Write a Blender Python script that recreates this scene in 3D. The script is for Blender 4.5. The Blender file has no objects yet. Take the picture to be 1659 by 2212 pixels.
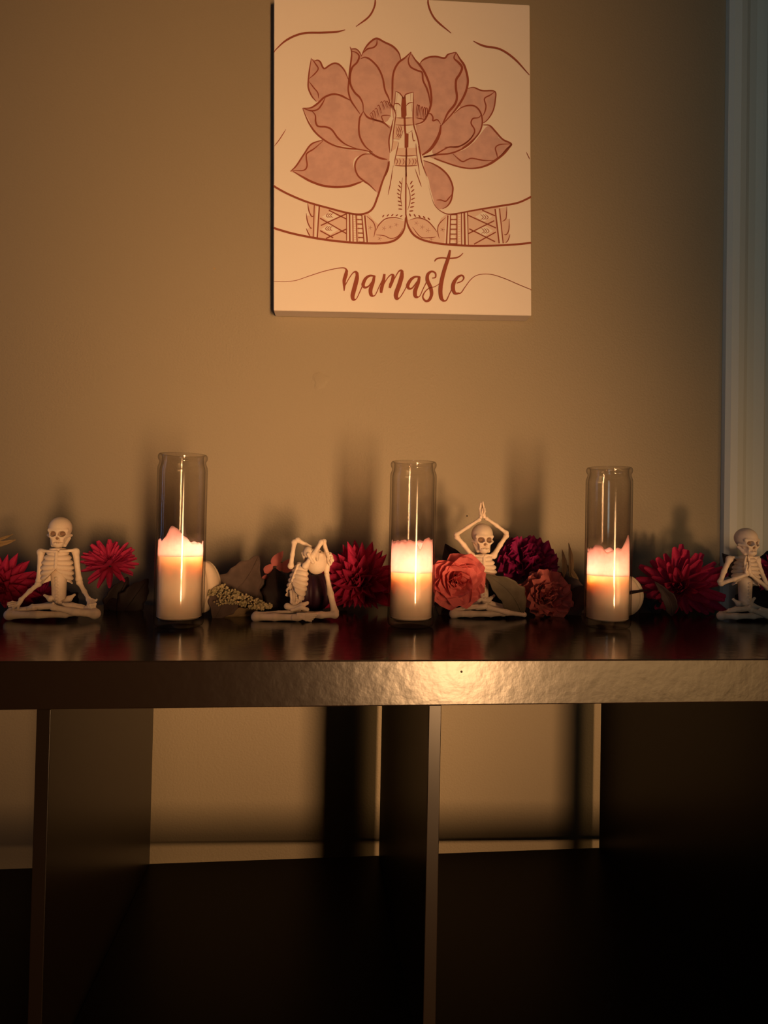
import bpy, bmesh, math, random
import numpy as np
from mathutils import Vector, Matrix
from mathutils.geometry import tessellate_polygon

random.seed(7)
S = bpy.context.scene
C = S.collection
W, H = 1659.0, 2212.0
ZT = 0.762                       # height of the shelf top above the floor

# ---------------------------------------------------------------- camera
CAM = np.array([-0.11846, -0.60286, ZT + 0.12568])
YAW, PITCH, ROLL, FPX = 0.110162, 0.017920, 0.020106, 1417.2
_cy, _sy, _cp, _sp = math.cos(YAW), math.sin(YAW), math.cos(PITCH), math.sin(PITCH)
F_ = np.array([_sy * _cp, _cy * _cp, _sp])
R0 = np.array([_cy, -_sy, 0.0])
U0 = np.cross(R0, F_)
R_ = math.cos(ROLL) * R0 + math.sin(ROLL) * U0
U_ = -math.sin(ROLL) * R0 + math.cos(ROLL) * U0
cam_d = bpy.data.cameras.new('camera')
cam_d.sensor_fit = 'VERTICAL'
cam_d.sensor_height = 36.0
cam_d.lens = FPX / H * 36.0
cam_d.clip_start = 0.02
cam = bpy.data.objects.new('camera', cam_d)
C.objects.link(cam)
cam.matrix_world = Matrix(((R_[0], U_[0], -F_[0], CAM[0]), (R_[1], U_[1], -F_[1], CAM[1]),
                           (R_[2], U_[2], -F_[2], CAM[2]), (0, 0, 0, 1)))
S.camera = cam

# ---------------------------------------------------------------- world, lights, exposure
wd = bpy.data.worlds.new('world')
S.world = wd
wd.use_nodes = True
wd.node_tree.nodes['Background'].inputs[0].default_value = (0.55, 0.7, 0.75, 1)
wd.node_tree.nodes['Background'].inputs[1].default_value = 0.01
S.view_settings.view_transform = 'Standard'
S.view_settings.look = 'None'
S.view_settings.exposure = 0.0
S.view_settings.gamma = 1.0
S.view_settings.use_curve_mapping = False


def aim(o, loc, target):
    o.location = loc
    o.rotation_euler = (Vector(target) - Vector(loc)).to_track_quat('-Z', 'Y').to_euler()


# the tall warm column lamp standing on the floor behind the photographer, its foot the brightest
def area(name, w, h, energy, color, loc, target, spread=180):
    ld = bpy.data.lights.new(name, 'AREA')
    ld.shape = 'RECTANGLE'
    ld.size, ld.size_y = w, h
    ld.energy = energy
    ld.color = color
    ld.spread = math.radians(spread)
    lo = bpy.data.objects.new(name, ld)
    C.objects.link(lo)
    aim(lo, loc, target)
    return lo


area('column_lamp_light', 0.25, 1.10, 2.9, (1.0, 0.53, 0.225), (0.58, -2.55, 1.00), (-0.21, 0.45, 1.38), 31)
area('column_lamp_foot_light', 0.25, 0.32, 1.50, (1.0, 0.53, 0.225), (0.58, -2.54, 0.21), (0.02, 0.45, 0.70), 28)
# low warm light added further right for the sheen on the shelf front
area('warm_sheen_light', 1.9, 0.5, 0.95, (1.0, 0.55, 0.2), (1.66, -2.5, 0.27), (0.40, 0.0, 0.60), 30)
# grey daylight from the left: added fill for the casing, narrow strip for glass streaks
area('front_daylight_fill', 0.7, 1.2, 0.62, (0.74, 1.0, 0.98), (-1.1, -2.9, 1.55), (1.25, 0.4, 1.50), 32)
area('side_daylight_strip', 0.055, 1.2, 0.60, (0.46, 0.64, 1.0), (-1.6, 0.18, 1.27), (0.0, 0.15, 1.0), 140)


# ---------------------------------------------------------------- helpers
def ray(px, py):
    return F_ + R_ * (px - W / 2) / FPX - U_ * (py - H / 2) / FPX


def at(px, py, Y):
    """world point on the upright plane y = Y seen at a point of the photograph"""
    d = ray(px, py)
    return CAM + d * (Y - CAM[1]) / d[1]


WTH = math.radians(2.4)                       # the wall is not quite parallel to the shelf
WN = np.array([math.sin(WTH), math.cos(WTH), 0.0])
WX = np.array([math.cos(WTH), -math.sin(WTH), 0.0])
W0 = np.array([0.0, 0.447, 0.0])


def at_wall(px, py, off=0.0):
    d = ray(px, py)
    P = W0 - WN * off
    return CAM + d * (((P - CAM) @ WN) / (d @ WN))


def wall_pt(s, z, off=0.0):
    p = W0 + WX * s - WN * off
    return np.array([p[0], p[1], z])


def obj(name, verts, faces, mat=None, parent=None, smooth=False, origin=None):
    me = bpy.data.meshes.new(name)
    v = np.asarray(verts, float).reshape(-1, 3)
    if origin is not None:
        v = v - np.asarray(origin)
    me.from_pydata(v.tolist(), [], faces if isinstance(faces, list) else faces.tolist())
    me.update()
    if smooth:
        me.polygons.foreach_set('use_smooth', [True] * len(me.polygons))
    if mat:
        me.materials.append(mat)
    return link(name, me, parent)


def link(name, me, parent=None):
    o = bpy.data.objects.new(name, me)
    C.objects.link(o)
    if parent is not None:
        o.parent = parent
    return o


def bmobj(name, bm, mat=None, parent=None, smooth=False):
    me = bpy.data.meshes.new(name)
    bm.normal_update()
    bm.to_mesh(me)
    bm.free()
    if smooth:
        me.polygons.foreach_set('use_smooth', [True] * len(me.polygons))
    if mat:
        me.materials.append(mat)
    return link(name, me, parent)


def thing(name, label, cat, loc=(0, 0, 0), group=None):
    o = bpy.data.objects.new(name, None)
    C.objects.link(o)
    o.empty_display_size = 0.02
    o.location = [float(x) for x in loc]
    tag(o, label, cat, group)
    return o


def tag(o, label, cat, group=None):
    o['label'] = label
    o['category'] = cat
    if group:
        o['group'] = group
    return o


def structure(o, label=None):
    o['kind'] = 'structure'
    if label:
        o['label'] = label
    return o


def box(name, x0, x1, y0, y1, z0, z1, mat, parent=None, bev=0.0, origin=(0, 0, 0)):
    bm = bmesh.new()
    bmesh.ops.create_cube(bm, size=1.0)
    for v in bm.verts:
        v.co = Vector((x0 + (v.co.x + .5) * (x1 - x0) - origin[0], y0 + (v.co.y + .5) * (y1 - y0) - origin[1],
                       z0 + (v.co.z + .5) * (z1 - z0) - origin[2]))
    if bev > 0:
        bmesh.ops.bevel(bm, geom=list(bm.edges), offset=bev, segments=2, affect='EDGES', profile=0.5)
    return bmobj(name, bm, mat, parent)


def mat(name, color, rough=0.6, spec=0.5, noise=0.0, nscale=20.0, bump=0.0, bscale=200.0, sss=0.0, coat=0.0,
        bdist=0.001, color2=None, bdetail=2.0, trans=0.0):
    m = bpy.data.materials.new(name)
    m.use_nodes = True
    nt = m.node_tree
    b = nt.nodes['Principled BSDF']
    b.inputs['Base Color'].default_value = (*color, 1)
    b.inputs['Roughness'].default_value = rough
    b.inputs['Specular IOR Level'].default_value = spec
    if coat:
        b.inputs['Coat Weight'].default_value = coat
        b.inputs['Coat Roughness'].default_value = 0.1
    if sss:
        b.inputs['Subsurface Weight'].default_value = sss
        b.inputs['Subsurface Radius'].default_value = (1.0, 0.88, 0.78)
        b.inputs['Subsurface Scale'].default_value = 0.010
    tc = nt.nodes.new('ShaderNodeTexCoord')
    if noise > 0 or color2:
        n = nt.nodes.new('ShaderNodeTexNoise')
        n.inputs['Scale'].default_value = nscale
        n.inputs['Detail'].default_value = 4
        nt.links.new(tc.outputs['Object'], n.inputs['Vector'])
        mx = nt.nodes.new('ShaderNodeMix')
        mx.data_type = 'RGBA'
        c2 = color2 or tuple(c * (1 - noise) for c in color)
        mx.inputs['A'].default_value = (*color, 1)
        mx.inputs['B'].default_value = (*c2, 1)
        r = nt.nodes.new('ShaderNodeMapRange')
        r.inputs['From Min'].default_value = 0.35
        r.inputs['From Max'].default_value = 0.65
        nt.links.new(n.outputs['Fac'], r.inputs['Value'])
        nt.links.new(r.outputs['Result'], mx.inputs['Factor'])
        nt.links.new(mx.outputs['Result'], b.inputs['Base Color'])
    if bump > 0:
        n = nt.nodes.new('ShaderNodeTexNoise')
        n.inputs['Scale'].default_value = bscale
        n.inputs['Detail'].default_value = bdetail
        nt.links.new(tc.outputs['Object'], n.inputs['Vector'])
        bp = nt.nodes.new('ShaderNodeBump')
        bp.inputs['Strength'].default_value = bump
        bp.inputs['Distance'].default_value = bdist
        nt.links.new(n.outputs['Fac'], bp.inputs['Height'])
        nt.links.new(bp.outputs['Normal'], b.inputs['Normal'])
    if trans > 0:
        tr = nt.nodes.new('ShaderNodeBsdfTranslucent')
        tr.inputs['Color'].default_value = (*color, 1)
        ms = nt.nodes.new('ShaderNodeMixShader')
        ms.inputs[0].default_value = trans
        out = nt.nodes['Material Output']
        nt.links.new(b.outputs[0], ms.inputs[1])
        nt.links.new(tr.outputs[0], ms.inputs[2])
        nt.links.new(ms.outputs[0], out.inputs['Surface'])
    return m


def emit(name, color, strength):
    m = bpy.data.materials.new(name)
    m.use_nodes = True
    b = m.node_tree.nodes['Principled BSDF']
    b.inputs['Base Color'].default_value = (*color, 1)
    b.inputs['Emission Color'].default_value = (*color, 1)
    b.inputs['Emission Strength'].default_value = strength
    return m


def thin_glass(name, tint, edge, rough=0.02):
    """clear thin-walled glass: what passes goes straight through, more is reflected and absorbed at the grazing edge"""
    m = bpy.data.materials.new(name)
    m.use_nodes = True
    nt = m.node_tree
    for n in list(nt.nodes):
        if n.type == 'BSDF_PRINCIPLED':
            nt.nodes.remove(n)
    out = nt.nodes['Material Output']
    tr = nt.nodes.new('ShaderNodeBsdfTransparent')
    gl = nt.nodes.new('ShaderNodeBsdfGlossy')
    gl.inputs['Roughness'].default_value = rough
    lw = nt.nodes.new('ShaderNodeLayerWeight')
    lw.inputs['Blend'].default_value = 0.5                # Facing = 1 - cos of the angle to the surface normal
    p3 = nt.nodes.new('ShaderNodeMath'); p3.operation = 'POWER'
    p3.inputs[1].default_value = 3.0
    nt.links.new(lw.outputs['Facing'], p3.inputs[0])
    mx = nt.nodes.new('ShaderNodeMix')
    mx.data_type = 'RGBA'
    mx.inputs['A'].default_value = (*tint, 1)
    mx.inputs['B'].default_value = (*edge, 1)
    nt.links.new(p3.outputs[0], mx.inputs['Factor'])
    # a film of soot above the wax, fading towards the rim
    tc = nt.nodes.new('ShaderNodeTexCoord')
    sx = nt.nodes.new('ShaderNodeSeparateXYZ')
    nt.links.new(tc.outputs['Object'], sx.inputs[0])
    nz = nt.nodes.new('ShaderNodeTexNoise'); nz.inputs['Scale'].default_value = 60
    nt.links.new(tc.outputs['Object'], nz.inputs['Vector'])
    ad = nt.nodes.new('ShaderNodeMath'); ad.operation = 'MULTIPLY_ADD'
    ad.inputs[1].default_value = 0.03
    nt.links.new(nz.outputs['Fac'], ad.inputs[0]); nt.links.new(sx.outputs['Z'], ad.inputs[2])
    dv = nt.nodes.new('ShaderNodeMath'); dv.operation = 'DIVIDE'; dv.inputs[1].default_value = 0.203
    nt.links.new(ad.outputs[0], dv.inputs[0])
    cr = nt.nodes.new('ShaderNodeValToRGB')
    el = cr.color_ramp.elements
    el[0].position = 0.55; el[0].color = (1, 1, 1, 1)
    el[1].position = 0.63; el[1].color = (0.87, 0.855, 0.86, 1)
    e2 = el.new(0.98); e2.color = (1, 1, 1, 1)
    nt.links.new(dv.outputs[0], cr.inputs[0])
    ml = nt.nodes.new('ShaderNodeMix'); ml.data_type = 'RGBA'; ml.blend_type = 'MULTIPLY'; ml.inputs['Factor'].default_value = 1.0
    nt.links.new(mx.outputs['Result'], ml.inputs['A']); nt.links.new(cr.outputs[0], ml.inputs['B'])
    nt.links.new(ml.outputs['Result'], tr.inputs['Color'])
    p5 = nt.nodes.new('ShaderNodeMath'); p5.operation = 'POWER'
    p5.inputs[1].default_value = 5.0
    nt.links.new(lw.outputs['Facing'], p5.inputs[0])
    sc = nt.nodes.new('ShaderNodeMath'); sc.operation = 'MULTIPLY_ADD'
    sc.inputs[1].default_value = 0.55
    sc.inputs[2].default_value = 0.035
    nt.links.new(p5.outputs[0], sc.inputs[0])
    ms = nt.nodes.new('ShaderNodeMixShader')
    nt.links.new(sc.outputs[0], ms.inputs[0])
    nt.links.new(tr.outputs[0], ms.inputs[1])
    nt.links.new(gl.outputs[0], ms.inputs[2])
    nt.links.new(ms.outputs[0], out.inputs['Surface'])
    return m


M = {}
M['wall'] = mat('khaki_wall_paint', (0.305, 0.255, 0.178), 0.55, 0.35, bump=0.6, bscale=300, bdist=0.0012, bdetail=3)
M['trim'] = mat('white_trim_paint', (0.62, 0.64, 0.60), 0.45)
M['ceiling'] = mat('ceiling_paint', (0.6, 0.58, 0.52), 0.9)
M['floor'] = mat('dark_wood_floor', (0.10, 0.06, 0.035), 0.4, noise=0.4, nscale=8)
M['room'] = mat('room_wall_paint', (0.30, 0.28, 0.2), 0.8)
M['shelf'] = mat('black_brown_laminate', (0.012, 0.0075, 0.006), 0.16, 0.29, bump=0.10, bscale=95, bdist=0.002, bdetail=3)
M['shelffront'] = mat('black_brown_edge_band', (0.014, 0.0085, 0.0065), 0.24, 0.38, bump=0.12, bscale=75, bdist=0.002, bdetail=3)
M['shelfin'] = mat('black_brown_laminate_inside', (0.010, 0.0062, 0.005), 0.4, 0.10)
M['shelfdiv'] = mat('black_brown_laminate_upright', (0.012, 0.0078, 0.006), 0.3, 0.22)
M['canvas'] = mat('cream_canvas', (0.82, 0.75, 0.69), 0.85, 0.1, bump=0.25, bscale=1200, bdist=0.0003)
M['pink'] = mat('printed_petal_pink', (0.66, 0.42, 0.39), 0.85, 0.1, noise=0.14, nscale=60)
M['tone'] = mat('printed_tone', (0.74, 0.56, 0.49), 0.85, 0.1)
M['ink'] = mat('printed_ink', (0.30, 0.085, 0.055), 0.85, 0.1)
M['bone'] = mat('bone_resin', (0.78, 0.64, 0.52), 0.55, 0.35, noise=0.16, nscale=90, bump=0.25, bscale=500, bdist=0.0004)
M['socket'] = mat('brown_hollow', (0.24, 0.145, 0.095), 0.8, 0.2)  # darker brown lining set into the eye and nose hollows
M['wax'] = mat('cream_wax', (0.86, 0.70, 0.57), 0.5, 0.4, sss=1.0, noise=0.06, nscale=70)
M['waxrim'] = mat('melted_wax', (0.95, 0.74, 0.70), 0.5, 0.4, trans=0.55, bump=0.7, bscale=130, bdist=0.003, color2=(0.80, 0.47, 0.38), nscale=85)
M['glass'] = thin_glass('candle_glass', (0.935, 0.925, 0.915), (0.42, 0.40, 0.38), 0.09)
M['flame'] = emit('flame', (1.0, 0.72, 0.36), 60.0)
M['wick'] = mat('burnt_wick', (0.02, 0.015, 0.01), 0.9)
M['crimson'] = mat('crimson_silk', (0.60, 0.035, 0.13), 0.7, 0.2, noise=0.35, nscale=45, trans=0.25)
M['magenta'] = mat('magenta_silk', (0.45, 0.02, 0.16), 0.7, 0.2, noise=0.35, nscale=45, trans=0.25)
M['purple'] = mat('plum_silk', (0.36, 0.012, 0.13), 0.65, 0.3, noise=0.4, nscale=60, trans=0.2)
M['coral'] = mat('coral_silk', (0.80, 0.20, 0.20), 0.7, 0.2, noise=0.3, nscale=60, trans=0.2)
M['rosecoral'] = mat('rose_silk', (0.60, 0.18, 0.17), 0.7, 0.2, noise=0.3, nscale=60, trans=0.2)
M['brownleaf'] = mat('brown_leaf', (0.15, 0.10, 0.085), 0.65, 0.3, noise=0.35, nscale=60, trans=0.1)
M['oliveleaf'] = mat('olive_leaf', (0.14, 0.11, 0.075), 0.65, 0.3, noise=0.3, nscale=60, trans=0.1)
M['darkleaf'] = mat('dark_plum_leaf', (0.024, 0.012, 0.014), 0.6, 0.3, noise=0.3, nscale=60, trans=0.1)
M['pumpkin'] = mat('cream_pumpkin', (0.80, 0.66, 0.51), 0.6, 0.3, noise=0.12, nscale=60)
M['darkpumpkin'] = mat('plum_pumpkin', (0.045, 0.014, 0.03), 0.5, 0.35)
M['stem'] = mat('dry_stem', (0.16, 0.10, 0.05), 0.8)
M['seed'] = mat('yellow_seed', (0.55, 0.46, 0.26), 0.7, noise=0.3, nscale=120)
M['straw'] = mat('straw_blade', (0.38, 0.26, 0.13), 0.7, trans=0.3)
M['dark'] = mat('dark_mark', (0.03, 0.02, 0.015), 0.8)
# ================================================================ the room
RX0, RX1, RY0, RZ = -2.1, 2.3, -3.6, 2.44
DX0 = float((at_wall(1650, 600) - W0) @ WX)            # door opening starts at the inner edge of its casing


def prism(name, poly, z0, z1, m, parent=None):
    n = len(poly)
    v = [(x, y, z0) for x, y in poly] + [(x, y, z1) for x, y in poly]
    f = [list(range(n))[::-1], list(range(n, 2 * n))] + [[i, (i + 1) % n, n + (i + 1) % n, n + i] for i in range(n)]
    return obj(name, v, f, m, parent)


structure(box('floor', RX0, RX1, RY0, 0.75, -0.05, 0.0, M['floor']), 'dark wooden floor in front of the shelf')
structure(box('ceiling', RX0, RX1, RY0, 0.75, RZ, RZ + 0.05, M['ceiling']))
structure(box('wall_left', RX0 - 0.08, RX0, RY0, 0.75, 0, RZ, M['room']))
structure(box('wall_right', RX1, RX1 + 0.08, RY0, 0.75, 0, RZ, M['room']))
structure(box('wall_front', RX0, RX1, RY0 - 0.08, RY0, 0, RZ, M['room']))


def wall_slab(bm, s0, s1, z0, z1, o0=0.0, o1=-0.12):
    c = [wall_pt(s, z, o) for o in (o0, o1) for (s, z) in ((s0, z0), (s1, z0), (s1, z1), (s0, z1))]
    vs = [bm.verts.new(p) for p in c]
    for f in ((0, 1, 2, 3), (7, 6, 5, 4), (0, 4, 5, 1), (1, 5, 6, 2), (2, 6, 7, 3), (3, 7, 4, 0)):
        bm.faces.new([vs[i] for i in f])


bm = bmesh.new()
wall_slab(bm, RX0, DX0, 0, RZ)
wall_slab(bm, DX0, DX0 + 0.80, 2.03, RZ)
wall_slab(bm, DX0 + 0.80, RX1, 0, RZ)
wall = structure(bmobj('wall_back', bm, M['wall']), 'khaki painted wall with a fine orange peel texture')
# spackled patch and tiny marks on the wall
pc = at_wall(692, 822)
v, f = [], []
N = 28
for k, (r, o) in enumerate(((1.0, 0.00001), (0.85, 0.0006), (0.5, 0.0009))):
    for i in range(N):
        a = 2 * math.pi * i / N
        rr = r * (1 + 0.18 * math.sin(3 * a + 1) + 0.1 * math.sin(5 * a))
        v.append(pc + WX * 0.0125 * rr * math.cos(a) + np.array([0, 0, 1]) * 0.014 * rr * math.sin(a) - WN * o)
v.append(pc - WN * 0.0007)
for k in range(2):
    for i in range(N):
        j = (i + 1) % N
        f.append([k * N + i, k * N + j, (k + 1) * N + j, (k + 1) * N + i])
f += [[2 * N + i, 2 * N + (i + 1) % N, 3 * N] for i in range(N)]
obj('spackle_patch', v, f, M['wall'], wall, True)
for (px, py, r) in ((463, 580, 0.0016), (770 / 3.687 + 800, 570 / 3.687 + 960, 0.0014)):
    c = at_wall(px, py, 0.0004)
    obj('wall_mark', [c + WX * r * math.cos(a) + np.array([0, 0, r * math.sin(a)]) for a in np.linspace(0, 2 * math.pi, 9)[:-1]],
        [list(range(8))], M['straw'] if px < 500 else M['dark'], wall)

# door casing and door at the right of the wall
S0 = float((at_wall(1562, 600) - W0) @ WX)
prof = [(0.0, 0.0), (0.0, 0.010), (0.006, 0.016), (0.016, 0.019), (0.026, 0.017), (0.034, 0.012), (0.046, 0.0105),
        (0.056, 0.0125), (0.062, 0.013), (0.066, 0.010), (0.068, 0.0)]
ps = [W0 + WX * (S0 + a * (DX0 - S0) / 0.068) - WN * b for a, b in prof]
cas = prism('trim_1', [(p[0], p[1]) for p in ps], 0, 2.03, M['trim'])
structure(cas, 'grey white moulded door casing at the right of the wall')
ps2 = [W0 + WX * (DX0 + 0.80 + a) - WN * b for a, b in [(0, 0), (0, .012), (.06, .016), (.068, 0)]]
structure(prism('trim_2', [(p[0], p[1]) for p in ps2], 0, 2.10, M['trim']))
bm = bmesh.new(); wall_slab(bm, S0, DX0 + 0.868, 2.03, 2.10, 0.016, 0.0)
structure(bmobj('trim_3', bm, M['trim']))
bm = bmesh.new(); wall_slab(bm, DX0 + 0.002, DX0 + 0.798, 0.005, 2.025, -0.05, -0.09)
door = structure(bmobj('door_1', bm, M['trim']), 'white door set back in the casing')
for z0, z1 in ((0.2, 0.95), (1.05, 1.9)):
    bm = bmesh.new(); wall_slab(bm, DX0 + 0.12, DX0 + 0.68, z0, z1, -0.043, -0.05)
    bmobj('door_panel', bm, M['trim'], door)
bm = bmesh.new(); wall_slab(bm, RX0, S0, 0, 0.09, 0.013, 0.0)
structure(bmobj('baseboard_back', bm, M['trim']))

# ================================================================ the cube shelf
T, TD, CH, CW, SD = 0.0422, 0.0118, 0.3328, 0.335, 0.39
HALF = 2 * CW + 1.5 * TD
shelf = thing('cube_shelf', 'black brown laminate cube shelf with thick top, open cells', 'shelf', (0, 0, 0))
top = box('top_panel', -HALF - T, HALF + T, 0, SD, ZT - T, ZT, M['shelf'], shelf, bev=0.0012)
top.data.materials.append(M['shelffront'])
for pl in top.data.polygons:
    if pl.normal.y < -0.9:
        pl.material_index = 1
for i in (-1, 0, 1):
    box('divider', i * (CW + TD) - TD / 2, i * (CW + TD) + TD / 2, 0.0015, SD, T, ZT - T, M['shelfdiv'], shelf, bev=0.0006)
for s in (-1, 1):
    a, b = sorted((s * HALF, s * (HALF + T)))
    box('side_panel', a, b, 0, SD, 0.0, ZT - T, M['shelf'], shelf, bev=0.001)
box('bottom_panel', -HALF, HALF, 0, SD, 0.0, T, M['shelf'], shelf, bev=0.001)
for i in range(4):
    x0 = -HALF + i * (CW + TD)
    zc = ZT - T - CH
    box('shelf_board', x0, x0 + CW, 0.003, SD, zc - TD, zc, M['shelfin'], shelf, bev=0.0006)
# little screw nick in the front edge
c = at(997, 1451, -0.0002)
obj('nick', [c + np.array([0.0011 * math.cos(a), 0, 0.0011 * math.sin(a)]) for a in np.linspace(0, 2 * math.pi, 11)[:-1]],
    [list(range(10))], M['dark'], shelf)
# ================================================================ the canvas print
CT = 0.03
CO = 0.03                                             # front face stands this far off the wall
TILT = math.radians(1.24)
_bl = at_wall(594, 668, CO); _br = at_wall(1151, 684, CO); _tr = at_wall(1142, 12, CO); _tl = at_wall(588.5, -21, CO)
cc = (_bl + _br + _tr + _tl) / 4
CWD, CHT = 0.4085, 0.503
AX = WX * math.cos(TILT) + np.array([0, 0, 1]) * math.sin(TILT)
AZ = -WX * math.sin(TILT) + np.array([0, 0, 1]) * math.cos(TILT)
art = thing('canvas_print', 'cream canvas print of henna praying hands before a lotus, lettered namaste', 'picture',
            cc + WN * CO - AZ * CHT / 2)
ao = np.array(art.location)


def canvas_pt(a, b, off):
    return cc + AX * a + AZ * b - WN * off - ao


# stretched canvas box with softly rounded edges
bm = bmesh.new()
bmesh.ops.create_cube(bm, size=1.0)
for vv in bm.verts:
    vv.co = Vector(canvas_pt(vv.co.x * CWD, vv.co.z * CHT, 0.0 if vv.co.y < 0 else -CT + 0.0002))
bmesh.ops.bevel(bm, geom=list(bm.edges), offset=0.0018, segments=3, affect='EDGES', profile=0.5)
bmobj('canvas_panel', bm, M['canvas'], art)

CROP = {'A': (620, 60, 6.381), 'B': (860, 60, 6.381), 'C': (610, 290, 6.381), 'D': (870, 290, 5.72),
        'E': (780, 180, 9.217), 'F': (580, 530, 5.53), 'G': (860, 530, 5.53), 'H': (580, 0, 2.860), 'I': (580, 330, 2.860)}


def cpx(c, u, v):
    ox, oy, s = CROP[c]
    return ox + u / s, oy + v / s


def art_uv(c, u, v):
    p = at_wall(*cpx(c, u, v), CO) - cc
    return np.array([p @ AX, p @ AZ])


def smooth_line(P, n=6):
    P = np.asarray(P, float)
    if len(P) < 3:
        return P
    Q = np.vstack([2 * P[0] - P[1], P, 2 * P[-1] - P[-2]])
    out = []
    for i in range(1, len(Q) - 2):
        p0, p1, p2, p3 = Q[i - 1:i + 3]
        for t in np.linspace(0, 1, n, endpoint=False):
            out.append(0.5 * (2 * p1 + (p2 - p0) * t + (2 * p0 - 5 * p1 + 4 * p2 - p3) * t * t + (3 * p1 - p0 - 3 * p2 + p3) * t ** 3))
    out.append(P[-1])
    return np.array(out)


PXM = 0.000735                                        # metres per photograph pixel on the print
HALFW, HALFH = CWD / 2 - 0.0004, CHT / 2 - 0.0004


class Ink:
    def __init__(s):
        s.v, s.f = [], []

    def ribbon(s, pts, ws, off):
        pts = np.asarray(pts)
        pts = np.column_stack([np.clip(pts[:, 0], -HALFW, HALFW), np.clip(pts[:, 1], -HALFH, HALFH)])
        d = np.gradient(pts, axis=0)
        n = np.column_stack([-d[:, 1], d[:, 0]])
        n /= (np.linalg.norm(n, axis=1, keepdims=True) + 1e-12)
        b = len(s.v)
        for p, q, w in zip(pts, n, ws):
            s.v.append(canvas_pt(*(p + q * w / 2), off))
            s.v.append(canvas_pt(*(p - q * w / 2), off))
        for i in range(len(pts) - 1):
            s.f.append([b + 2 * i, b + 2 * i + 1, b + 2 * i + 3, b + 2 * i + 2])

    def stroke(s, c, pts, w=3.2, t0=0.35, t1=0.35, off=0.0006):
        P = smooth_line([art_uv(c, *p) for p in pts])
        n = len(P)
        u = np.linspace(0, 1, n)
        k = np.ones(n)
        if isinstance(w, (list, tuple)):
            ws = np.interp(u, np.linspace(0, 1, len(w)), w) * PXM
        else:
            k = np.minimum(1, t0 + (1 - t0) * u / 0.22) * np.minimum(1, t1 + (1 - t1) * (1 - u) / 0.22)
            ws = w * PXM * k
        s.ribbon(P, ws, off)

    def fill(s, c, pts, off, sm=True):
        P = [art_uv(c, *p) for p in pts]
        if sm:
            P = smooth_line(P + [P[0]], 5)[:-1]
        b = len(s.v)
        co = [Vector((p[0], p[1], 0)) for p in P]
        for p in P:
            s.v.append(canvas_pt(p[0], p[1], off))
        for t in tessellate_polygon([co]):
            s.f.append([b + i for i in t])

    def dot(s, c, u, v, ru, rv, ang=0.0, off=0.0006):
        s.fill(c, [(u + ru * math.cos(a) * math.cos(ang) - rv * math.sin(a) * math.sin(ang),
                    v + ru * math.cos(a) * math.sin(ang) + rv * math.sin(a) * math.cos(ang))
                   for a in np.linspace(0, 2 * math.pi, 9)[:-1]], off, False)

    def make(s, name, m, label=None):
        f = []
        vv = np.array(s.v)
        for q in s.f:                                   # every face looks towards the room
            a, b_, c_ = vv[q[0]], vv[q[1]], vv[q[2]]
            f.append(q[::-1] if np.cross(b_ - a, c_ - a) @ WN > 0 else q)
        o = obj(name, s.v, f, m, art)
        if label:
            o['label'] = label
        return o


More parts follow.
